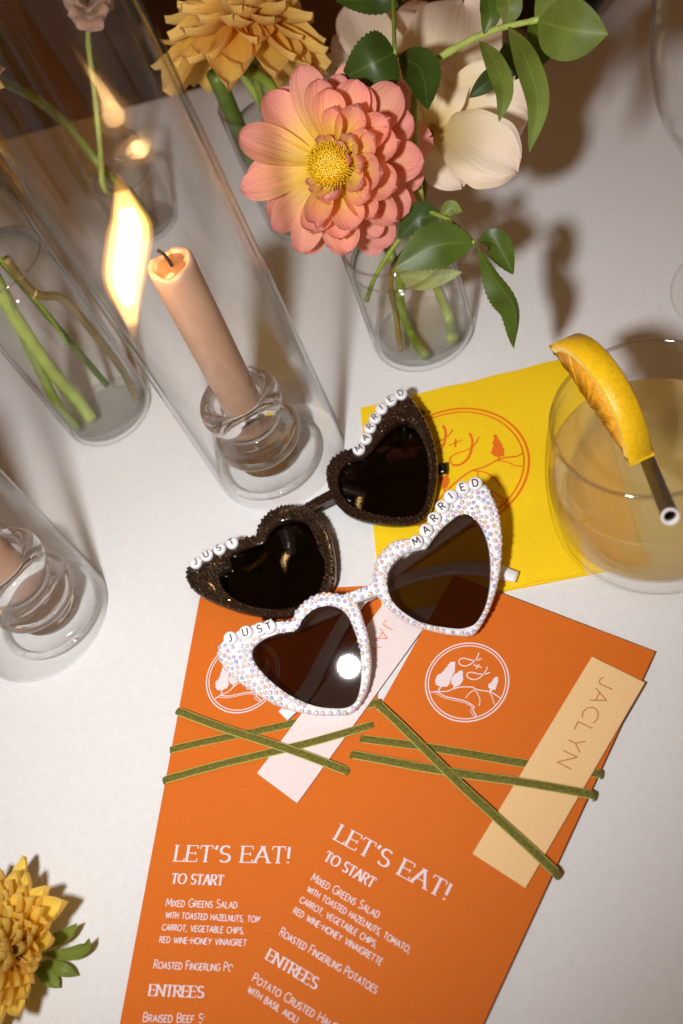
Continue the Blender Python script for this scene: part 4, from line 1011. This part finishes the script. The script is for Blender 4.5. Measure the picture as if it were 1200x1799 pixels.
sunglasses('dark brown heart-shaped sunglasses with glittering rim, letter beads spelling JUST MARRIED', [(715, 690, .0170), (700, 915, .0105), (345, 985, .0140)], [(bl_o, bl_i), (br_o, br_i)],
    [(525, 902, .0032), (546, 888, .0032), (566, 877, .0034), (584, 868, .0036)],
    [(345.5, 990, 'J', 30), (364.5, 977, 'U', 30), (387, 966, 'S', 30), (409, 955.5, 'T', 30), (631.5, 791, 'M', 32), (643.5, 772.5, 'A', 36), (651, 753, 'R', 42), (660, 736.5, 'R', 40), (671, 720, 'I', 34), (687.5, 705, 'E', 30), (705.5, 694.5, 'D', 27)],
    [([(352, 1002, .0090), (430, 962, .0056), (500, 918, .0046), (558, 885, .0044), (640, 850, .0042), (720, 832, .0042), (786, 822, .0046)], [.0028, .0028, .0026, .0022, .0026, .0034, .0036]),
     ([(742, 722, .0110), (690, 790, .0078), (620, 845, .0060), (562, 886, .0052), (525, 960, .0046), (495, 1040, .0042), (470, 1092, .0042)], [.0028, .0028, .0026, .0022, .0026, .0034, .0036])],
    dict(frame='brown_frame', lens='lens_dark', stone='black_stone', temple='black_plastic', curve=.12, tilt=((0, 0), (0, 0))), True, (540, 890, 0))

# ------------------------------------------------------------------ flowers and greenery
XR, YU, ZB = np.array(xr), np.array(yu), np.array(zb)
def PJ(w_):
    w_ = np.asarray(w_, float); v = EX*w_[0]-EY*w_[1]+DN*(CH-w_[2]); return np.array([v[0]/v[2]*F+600, v[1]/v[2]*F+899.5])
def axpt(px, py, c, zlo=.006, zhi=.25):
    """point under this pixel that lies level with the upright axis through c"""
    zs_ = np.linspace(zlo, zhi, 160); k = min(range(160), key=lambda i: np.linalg.norm(PJ([c[0], c[1], zs_[i]])-np.array([px, py]))); return U(px, py, zs_[k])
def clampr(p, c, r):
    d_ = np.array([p[0]-c[0], p[1]-c[1]]); n_ = np.linalg.norm(d_); return p if n_ < r else np.array([c[0]+d_[0]/n_*r, c[1]+d_[1]/n_*r, p[2]])
def stemtube(name, pts, r0, r1, mat, parent, n=10, nodes=True):
    q = crom(pts, 8); rr_ = [r0+(r1-r0)*i/(len(q)-1)+(.0003 if nodes and i % 9 == 0 else 0) for i in range(len(q))]
    return tube(name, q, rr_, mat, parent, n=n)
def dahlia_heads(t, C, ax, specs, mat, meshes, az0=None, seed=1):
    """specs: dict rows (az, elev deg, base radius, lift, scale len, mesh index, width scale)"""
    x, y, z = ax; r = random.Random(seed)
    for az, el, rb, lift, s_, mi, sx_ in specs:
        rad = x*math.cos(az)+y*math.sin(az); e = math.radians(el)
        Y = rad*math.cos(e)+z*math.sin(e); Z = -rad*math.sin(e)+z*math.cos(e)
        tw = r.uniform(-.22, .22); Xv = np.cross(Y, Z); Z = Z*math.cos(tw)+Xv*math.sin(tw)
        inst('petal', meshes[mi % len(meshes)], frame_mat(C+rad*rb+z*lift, Y, Z, s_, sx_), t)
def axis_basis(z):
    z = np.array(z, float); z /= np.linalg.norm(z); x = XR-(XR@z)*z; x /= np.linalg.norm(x); return x, np.cross(z, x), z

# pink dahlia
C = U(583, 290, .122); cdv = (CAMP-C)/np.linalg.norm(CAMP-C)
ax = axis_basis(cdv*1.0-XR*.20+YU*.06)
pk = thing('pink_dahlia', 'large coral pink dahlia with an open yellow center', 'dahlia', (VS[0], VS[1], .006))
pm = [petal_mesh('petal_a%d' % k, 1, .52+.05*(k % 3), 'pink_petal', cup=.12+.09*(k % 3), bend=(.10, .30, -.12, .45)[k % 4], tip='round', base=.42, ruf=.02, seed=k) for k in range(6)]
pm += [petal_mesh('petal_b%d' % k, 1, .62, 'pink_petal', cup=.34+.07*(k % 3), bend=(.5, .75, .35)[k % 3], tip='round', base=.45, ruf=.015, seed=20+k) for k in range(4)]
r = random.Random(11); sp = []
for (n_, rb, lf, L, el, lo_, kind) in ((13, .011, -.006, .0365, -14, -2, 0), (13, .0115, -.001, .0345, 2, -2, 0), (13, .0125, .003, .0310, 20, -.25, 1), (12, .0135, .006, .0265, 36, -.10, 1), (10, .0140, .008, .0205, 52, .05, 1), (9, .0165, -.002, .0330, 10, .2, 1), (9, .0165, -.010, .0345, -30, -.1, 0)):
    ph = r.random()*6.28
    for i in range(n_):
        az = ph+2*math.pi*i/n_+r.uniform(-.09, .09)
        if math.cos(az+.15) < lo_: continue
        sp.append((az, el+r.uniform(-12, 12), rb, lf, L*r.uniform(.86, 1.08), r.randrange(6) if kind == 0 else 6+r.randrange(4), r.uniform(.92, 1.08)))
for az, el, L in ((-1.75, 40, .012), (-2.05, 45, .010), (-1.45, 38, .014), (-2.4, 50, .008), (1.5, 62, .010), (.9, 66, .011), (1.9, 58, .009), (.15, 70, .013)): sp.append((az, el, .0105, .005, L, 6, 1.0))
dahlia_heads(pk, C, ax, sp, 'pink_petal', pm, seed=2)
def dome(name, C, ax, R, hgt, mat, parent, nfl=0, fmat=None, flen=.004, seed=0):
    x, y, z = ax; vs, fs = [], []; nr, na = 7, 28
    vs.append(C+z*hgt*.72)
    for j in range(1, nr+1):
        f = j/nr
        for k in range(na):
            a = 2*math.pi*k/na; vs.append(C+(x*math.cos(a)+y*math.sin(a))*R*f+z*(hgt*(1-f**4)*(.72+.28*math.sin(f*math.pi))-(.004 if j == nr else 0)))
    for k in range(na): fs.append((0, 1+k, 1+(k+1) % na))
    for j in range(nr-1):
        for k in range(na): k2 = (k+1) % na; fs.append((1+j*na+k, 1+(j+1)*na+k, 1+(j+1)*na+k2, 1+j*na+k2))
    o = mobj(name, vs, fs, mat, parent)
    if nfl:
        rr_ = random.Random(seed); vs, fs = [], []
        for i in range(nfl):
            f = math.sqrt((i+.5)/nfl); a = i*2.39996; p = C+(x*math.cos(a)+y*math.sin(a))*R*.97*f+z*hgt*(1-f**4)*(.66+.28*math.sin(f*math.pi))
            d_ = z+(x*math.cos(a)+y*math.sin(a))*(f*.9-.15)+x*rr_.uniform(-.2, .2)+y*rr_.uniform(-.2, .2); d_ /= np.linalg.norm(d_)
            L = flen*rr_.uniform(.6, 1.1)*(.45+.55*f); v2, f2 = tube_geo([p, p+d_*L*.6, p+d_*L], [.00030, .00042, .00022], 5); b0 = len(vs); vs += v2; fs += [tuple(b0+q for q in ff) for ff in f2]
        fo = mobj('florets', vs, fs, fmat or mat, parent); fo['kind'] = 'stuff'
    return o
dome('flower_disc', C+ax[2]*.0035, ax, .0112, .0050, 'disc_yellow', pk, 320, 'disc_yellow', .0040)
lathe_c = C-ax[2]*.010
tube('calyx', [C+ax[2]*.002, C-ax[2]*.004, C-ax[2]*.011, C-ax[2]*.016], [.010, .012, .008, .0035], 'stem_green', pk, n=16)
sb_ = [C-ax[2]*.015, C-ax[2]*.020+np.array([.004, .004, -.018]), clampr(axpt(697, 470, VS), VS, .020), clampr(axpt(703, 530, VS), VS, .018), clampr(axpt(722, 585, VS), VS, .02), clampr(U(751, 643, .0085), VS, .0245)]
stemtube('stem', sb_, .0026, .0028, 'stem_green', pk)

# cream garden rose, wide open behind the dahlia
rs = thing('cream_rose', 'wide open cream rose with floppy petals behind the pink dahlia', 'rose', (VS[0]+.008, VS[1]+.004, .006))
def rp(base, tip, width, zb_, zt_, mid=None, cup=.16, tipk='full', wave=.055, b0=.35, nrm=None):
    m_ = mid or ((base[0]+tip[0])/2, (base[1]+tip[1])/2, (zb_+zt_)/2+.006)
    return blade('petal', [U(*base, zb_), U(*m_), U(*tip, zt_)], width, 'cream_petal', rs, nrm=nrm, fold=cup, tip=tipk, base=b0, n=18, nm=14, wave=wave, und=.10)
rp((742, 205), (612, 12), .032, .088, .098, cup=.40, b0=.3)
rp((735, 200), (588, 62), .026, .084, .088, cup=.2)
rp((750, 200), (690, 18), .036, .085, .092, cup=.2)
rp((752, 205), (735, 0), .036, .080, .086, cup=.15)
rp((765, 215), (815, -4), .053, .090, .106, mid=(792, 95, .110), cup=.24, b0=.3)
rp((768, 215), (930, 205), .046, .088, .096, mid=(850, 190, .103), cup=.24, b0=.3)
rp((768, 225), (908, 302), .034, .090, .098, mid=(835, 256, .106), cup=.30, b0=.3)
rp((768, 228), (812, 326), .032, .080, .082, mid=(790, 270, .088), cup=.2, b0=.35)
rp((762, 218), (800, 120), .022, .096, .115, cup=.5, b0=.4)
rp((760, 215), (720, 130), .022, .096, .112, cup=.5, b0=.4)
xr_ = axis_basis(CAMP-U(762, 212, .09))
dome('flower_disc', U(762, 212, .090), xr_, .006, .004, 'disc_yellow', rs, 60, 'disc_yellow', .006)
stemtube('stem', [U(762, 214, .088), U(752, 270, .080), clampr(U(735, 400, .068), VS, .026), clampr(axpt(688, 480, VS), VS, .024), clampr(axpt(697, 560, VS), VS, .023), clampr(U(704, 616, .012), VS, .024)], .0016, .0017, 'stem_brown', rs)
# two dark leaves between dahlia and rose
def leaf(parent, pts, width, mat='leaf_mid', fold=.22, serr=.05, peak=.45, nrm=None, nm=15, wave=.02, name='leaf'):
    return blade(name, [U(*p) for p in pts], width, mat, parent, nrm=nrm, fold=fold, serr=serr, tip='leaf', n=8, nm=nm, wave=wave, peak=peak)
leaf(rs, [(694, 92, .150), (655, 112, .152), (600, 138, .146)], .0265, 'leaf_dark', serr=.035, peak=.38)
leaf(rs, [(702, 96, .135), (740, 125, .138), (752, 192, .132)], .0190, 'leaf_dark', serr=.03, peak=.5)
stemtube('leaf_stalk', [U(690, -30, .150), U(692, 30, .151), U(694, 92, .150), U(702, 97, .136)], .0012, .0009, 'stem_green', rs)
leaf(rs, [(720, -14, .145), (660, -2, .147), (590, 2, .142)], .0150, 'leaf_dark', serr=.04)

# leafy branch reaching to the right
gb = thing('leafy_branch', 'green branch with narrow drooping leaves over the cream rose', 'branch', (VS[0], VS[1]+.01, .006))
stemtube('twig', [clampr(U(812, 606, .012), VS, .026), clampr(axpt(788, 555, VS), VS, .024), clampr(axpt(758, 472, VS), VS, .024), U(735, 330, .095), U(728, 178, .122), U(758, 115, .132), U(812, 78, .142), U(870, 52, .150), U(948, 34, .158)], .0031, .0013, 'stem_pale', gb)
for pts, wd, mt in (([(893, 47, .154), (922, 100, .158), (945, 180, .150), (930, 268, .138)], .0112, 'leaf_olive'), ([(842, 72, .148), (868, 108, .151), (886, 160, .146), (877, 214, .138)], .0096, 'leaf_olive'),
    ([(945, 36, .158), (1000, 52, .162), (1068, 60, .160)], .0255, 'leaf_olive'), ([(850, 60, .149), (862, 20, .156), (848, -20, .160)], .0100, 'leaf_mid'), ([(890, 45, .152), (895, 8, .160), (878, -25, .164)], .0120, 'leaf_olive'),
    ([(930, 38, .150), (950, 80, .146), (905, 140, .138)], .0130, 'leaf_mid'), ([(900, 60, .135), (905, 100, .132), (890, 135, .126)], .0160, 'leaf_dark'), ([(890, 110, .132), (860, 140, .131), (824, 172, .127)], .0095, 'leaf_dark'), ([(940, 36, .157), (985, -2, .165), (1040, -30, .168)], .0200, 'leaf_olive')):
    leaf(gb, pts, wd, mt, serr=0.0, fold=.25, peak=.5)

# rose sprig hanging over the vase rim
sg_ = thing('rose_leaf_sprig', 'sprig of dark serrated rose leaves hanging over the short vase', 'leaf sprig', (VS[0]+.01, VS[1], .006))
stemtube('twig', [clampr(U(640, 530, .050), VS, .026), clampr(U(668, 470, .074), VS, .026), U(735, 380, .094), U(776, 380, .100), U(806, 400, .100), U(834, 427, .099)], .0013, .0009, 'stem_green', sg_)
leaf(sg_, [(833, 426, .099), (765, 432, .104), (695, 470, .100)], .0215, 'leaf_mid', serr=.05, fold=.18, peak=.48)
leaf(sg_, [(836, 428, .099), (870, 490, .092), (905, 545, .080), (903, 612, .064)], .0180, 'leaf_mid', serr=.05, fold=.45, peak=.6, nrm=(-.75, -.2, .6))
leaf(sg_, [(838, 422, .099), (872, 428, .096), (902, 482, .088)], .0130, 'leaf_mid', serr=.04, fold=.4, peak=.55, nrm=(-.2, -.3, .9))
leaf(sg_, [(776, 380, .100), (792, 366, .102), (812, 372, .101)], .0080, 'leaf_olive', serr=.04)
leaf(sg_, [(772, 378, .098), (735, 385, .096), (700, 420, .092)], .0160, 'leaf_dark', serr=.05)
leaf(sg_, [(700, 478, .058), (745, 490, .056), (812, 478, .056)], .0120, 'leaf_pale', serr=.0, fold=.3)

# yellow dahlia lying on the cloth
def full_dahlia(t, C, ax, N, R, mat, seed, el_out=-4, el_in=82, cupk=.45, tip='point', i0=0, wr=.50):
    ms_ = [petal_mesh('petal_%s%d' % (mat, k), 1, wr+.05*(k % 3), mat, cup=cupk+.08*(k % 3), bend=(.35, .6, .2, .8)[k % 4], tip=tip, base=.5, n=8, m=7, seed=seed+k) for k in range(5)]
    rr_ = random.Random(seed); sp_ = []
    for i in range(i0, N):
        t_ = i/N; el = el_in+(el_out-el_in)*t_**.75+rr_.uniform(-6, 6)
        L = R*(.20+.50*t_**.7)*rr_.uniform(.93, 1.07); rb = R*(.06+.34*t_); lf = R*.30*(1-t_**1.2)
        sp_.append((i*2.39996+rr_.uniform(-.07, .07), el, rb, lf-R*.05, L, rr_.randrange(5), rr_.uniform(.85, 1.1)))
    dahlia_heads(t, C, ax, sp_, mat, ms_, seed=seed)
Cy = U(6, 1668, .014); yd = thing('yellow_dahlia', 'yellow dahlia head lying loose on the tablecloth', 'dahlia', (Cy[0], Cy[1], 0), 'yellow dahlias')
axy = axis_basis((-.22, -.02, 1)); full_dahlia(yd, Cy, axy, 180, .0352, 'yellow_petal', 31, el_out=2, el_in=80, wr=.46)
dome('flower_disc', Cy+axy[2]*.0095, axy, .0075, .004, 'disc_green', yd, 40, 'disc_green', .004)
tube('calyx', [Cy+axy[2]*.004, Cy-axy[2]*.004, Cy-axy[2]*.010], [.014, .013, .006], 'stem_green', yd, n=16)
for pts in ([(70, 1660, .008), (112, 1644, .009), (136, 1622, .012)], [(75, 1676, .007), (122, 1676, .007), (150, 1664, .009), (157, 1648, .013)], [(70, 1692, .006), (108, 1703, .008), (136, 1714, .004)], [(60, 1698, .005), (90, 1722, .005), (104, 1736, .004)]):
    leaf(yd, pts, .0058, 'leaf_olive', serr=0, fold=.3, name='sepal')

# peach-yellow dahlia seen from its side, in the vase behind
Cp = U(428, 62, .132); axp = axis_basis(YU*.93+ZB*.30-XR*.02)
pd = thing('yellow_dahlia', 'peach yellow dahlia seen from the side behind the pink dahlia', 'dahlia', (V3c[0], V3c[1], .006), 'yellow dahlias')
full_dahlia(pd, Cp, axp, 105, .0540, 'peach_petal', 57, el_out=-60, el_in=75, cupk=.26, tip='point', wr=.66)
tube('calyx', [Cp+axp[2]*.004, Cp-axp[2]*.006, Cp-axp[2]*.014, Cp-axp[2]*.020], [.014, .015, .010, .0035], 'stem_green', pd, n=16)
stemtube('stem', [Cp-axp[2]*.018, U(470, 145, .118), U(498, 200, .100), clampr(axpt(520, 270, V3c), V3c, .022), clampr(U(545, 360, .010), V3c, .022)], .0030, .0034, 'stem_green', pd)
for (a_, b_, mt, r0, lb) in (((378, 130, .120), (470, 345, .012), 'stem_dark', .0052, 'thick dark green stem in the vase behind the pink dahlia'), ((446, 120, .120), (500, 330, .015), 'stem_green', .0024, 'slim green stem in the vase behind the pink dahlia'), ((415, 110, .118), (540, 310, .014), 'stem_pale', .0030, 'pale green stem in the vase behind the pink dahlia')):
    vst = thing('flower_stem', lb, 'flower stem', (V3c[0], V3c[1], .006), 'stems in the vase behind the dahlia')
    A_, B_ = U(*a_), U(*b_); stemtube('stem', [A_, clampr((A_*.6+B_*.4), V3c, .0235) if (A_*.6+B_*.4)[2] < .092 else A_*.6+B_*.4, clampr((A_*.25+B_*.75), V3c, .0235), clampr(B_, V3c, .0235)], r0, r0, mt, vst)

# stems in the tall vase at the left
ls = [('stem_green', .0030, [(-40, 425), (10, 520), (60, 628), (100, 712), (131, 768)]), ('stem_pale', .0040, [(-25, 470), (35, 570), (90, 650), (135, 700), (168, 745)]), ('stem_brown', .0025, [(10, 455), (60, 515), (110, 525), (165, 585), (215, 650), (262, 706)]), ('stem_green', .0013, [(-20, 430), (30, 490), (70, 535), (100, 575), (118, 604)])]
names = ['dark green stem leaning beside the pale one in the tall vase', 'pale green thick stem standing in the tall vase', 'reddish brown bent stem along the tall vase wall nearest the candle', 'thin thorny green stem ending halfway down the tall vase']
for (mt, r0, pl_), nm_ in zip(ls, names):
    t_ = thing('flower_stem', nm_, 'flower stem', (VL[0], VL[1], .007), 'stems in the tall vase')
    q = [clampr(axpt(a, b, VL), VL, .0255-r0) for a, b in pl_]
    q[-1][2] = max(q[-1][2], .0085+r0*.5)
    st = stemtube('stem', q, r0, r0*.95, mt, t_)
    if r0 < .004:
        vs, fs = [], []
        for i, p in enumerate(crom(q, 14)):
            if i % 3 == 0:
                d_ = np.array([random.uniform(-1, 1), random.uniform(-1, 1), random.uniform(-.3, .6)]); d_ /= np.linalg.norm(d_); v2, f2 = tube_geo([p+d_*r0*.8, p+d_*(r0+.0011)], [.00025, .00005], 4); b0 = len(vs); vs += v2; fs += [tuple(b0+k for k in ff) for ff in f2]
        mobj('thorns', vs, fs, mt, st)['kind'] = 'stuff'

# flowers seen through the hurricane glass
br = thing('blush_rose', 'small blush spray rose on a thin stem behind the hurricane glass', 'rose', (V4c[0], V4c[1], .006))
Cb = U(155, 2, .150)
for i, (dx, dy, wd) in enumerate(((-32, 22, .016), (-16, 40, .015), (4, 54, .016), (22, 34, .015), (34, 12, .016), (-8, 18, .013), (14, 14, .013), (-36, -6, .015), (40, -12, .016), (0, -30, .018))):
    blade('petal', [U(155+dx*.1, 2+dy*.1, .148), U(155+dx*.6, 2+dy*.6, .156), U(155+dx, 2+dy, .151)], wd, 'blush_petal', br, fold=.3, tip='full', base=.4, n=10, nm=8, wave=.06, und=.10)
stemtube('stem', [Cb-np.array([0, 0, .004]), U(155, 70, .138), U(166, 160, .120), U(176, 260, .095), U(183, 330, .080), clampr(U(215, 380, .040), V4c, .018), clampr(U(250, 410, .009), V4c, .018)], .0014, .0022, 'stem_pale', br)
gs = thing('bent_stem', 'green bent stem crossing behind the hurricane glass and flame', 'flower stem', (V4c[0], V4c[1], .006))
stemtube('stem', [U(-40, 130, .146), U(-10, 138, .140), U(60, 172, .125), U(120, 222, .105), U(195, 312, .074), clampr(U(245, 370, .040), V4c, .018), clampr(U(275, 412, .010), V4c, .018)], .0026, .0030, 'stem_green', gs)
for (cx_, cy_, cz_, R_, lb, sd_n) in ((-108, 146, .200, .034, 'yellow dahlia at the tall vase with only petal tips visible', 77), (-150, 315, .205, .036, 'yellow dahlia out of view on the tall vase, added for the shadow it casts', 88)):
    Cs = U(cx_, cy_, cz_); dn = thing('yellow_dahlia', lb, 'dahlia', (VL[0], VL[1], .008), 'yellow dahlias')  # the second head is out of view, added to throw shadow behind
    full_dahlia(dn, Cs, axis_basis((CAMP-Cs)*.8+np.array([-.1, 0, .3])), 80, R_, 'peach_petal', sd_n, el_out=-10, el_in=70, wr=.6)
    stemtube('stem', [Cs-np.array([0, 0, .004]), Cs*.6+np.array([VL[0], VL[1], .165])*.4, np.array([VL[0]-.006, VL[1]+.004, .150]), np.array([VL[0]-.012, VL[1]-.004, .06]), np.array([VL[0]-.010, VL[1]-.008, .012])], .0026, .0030, 'stem_green', dn)

lv = thing('shade_leaves', 'large green leaves above the tall vase, mostly out of view, added to shade the cloth', 'leaves', (VL[0], VL[1], .008))  # leaf mass added mostly out of view to darken the far cloth
top_l = np.array([VL[0], VL[1], .168])
rl = random.Random(9)
for i in range(26):
    e_ = U(-230+215*((i*.618) % 1), 40+390*((i*.382+.1) % 1), rl.uniform(.192, .225)); k_ = rl.uniform(.1, .5)
    b_ = top_l*(1-k_)+e_*k_+np.array([0, 0, .015])
    blade('leaf', [b_, (b_+e_)/2+np.array([rl.uniform(-.012, .012), 0, .012]), e_], rl.uniform(.036, .052), 'leaf_mid', lv, nrm=(rl.uniform(-.4, .4), -.5, 1), fold=.2, tip='leaf', n=6, nm=6)
stemtube('stem', [top_l, np.array([VL[0]-.002, VL[1]+.01, .09]), np.array([VL[0]+.002, VL[1]+.012, .012])], .0016, .0020, 'stem_dark', lv)
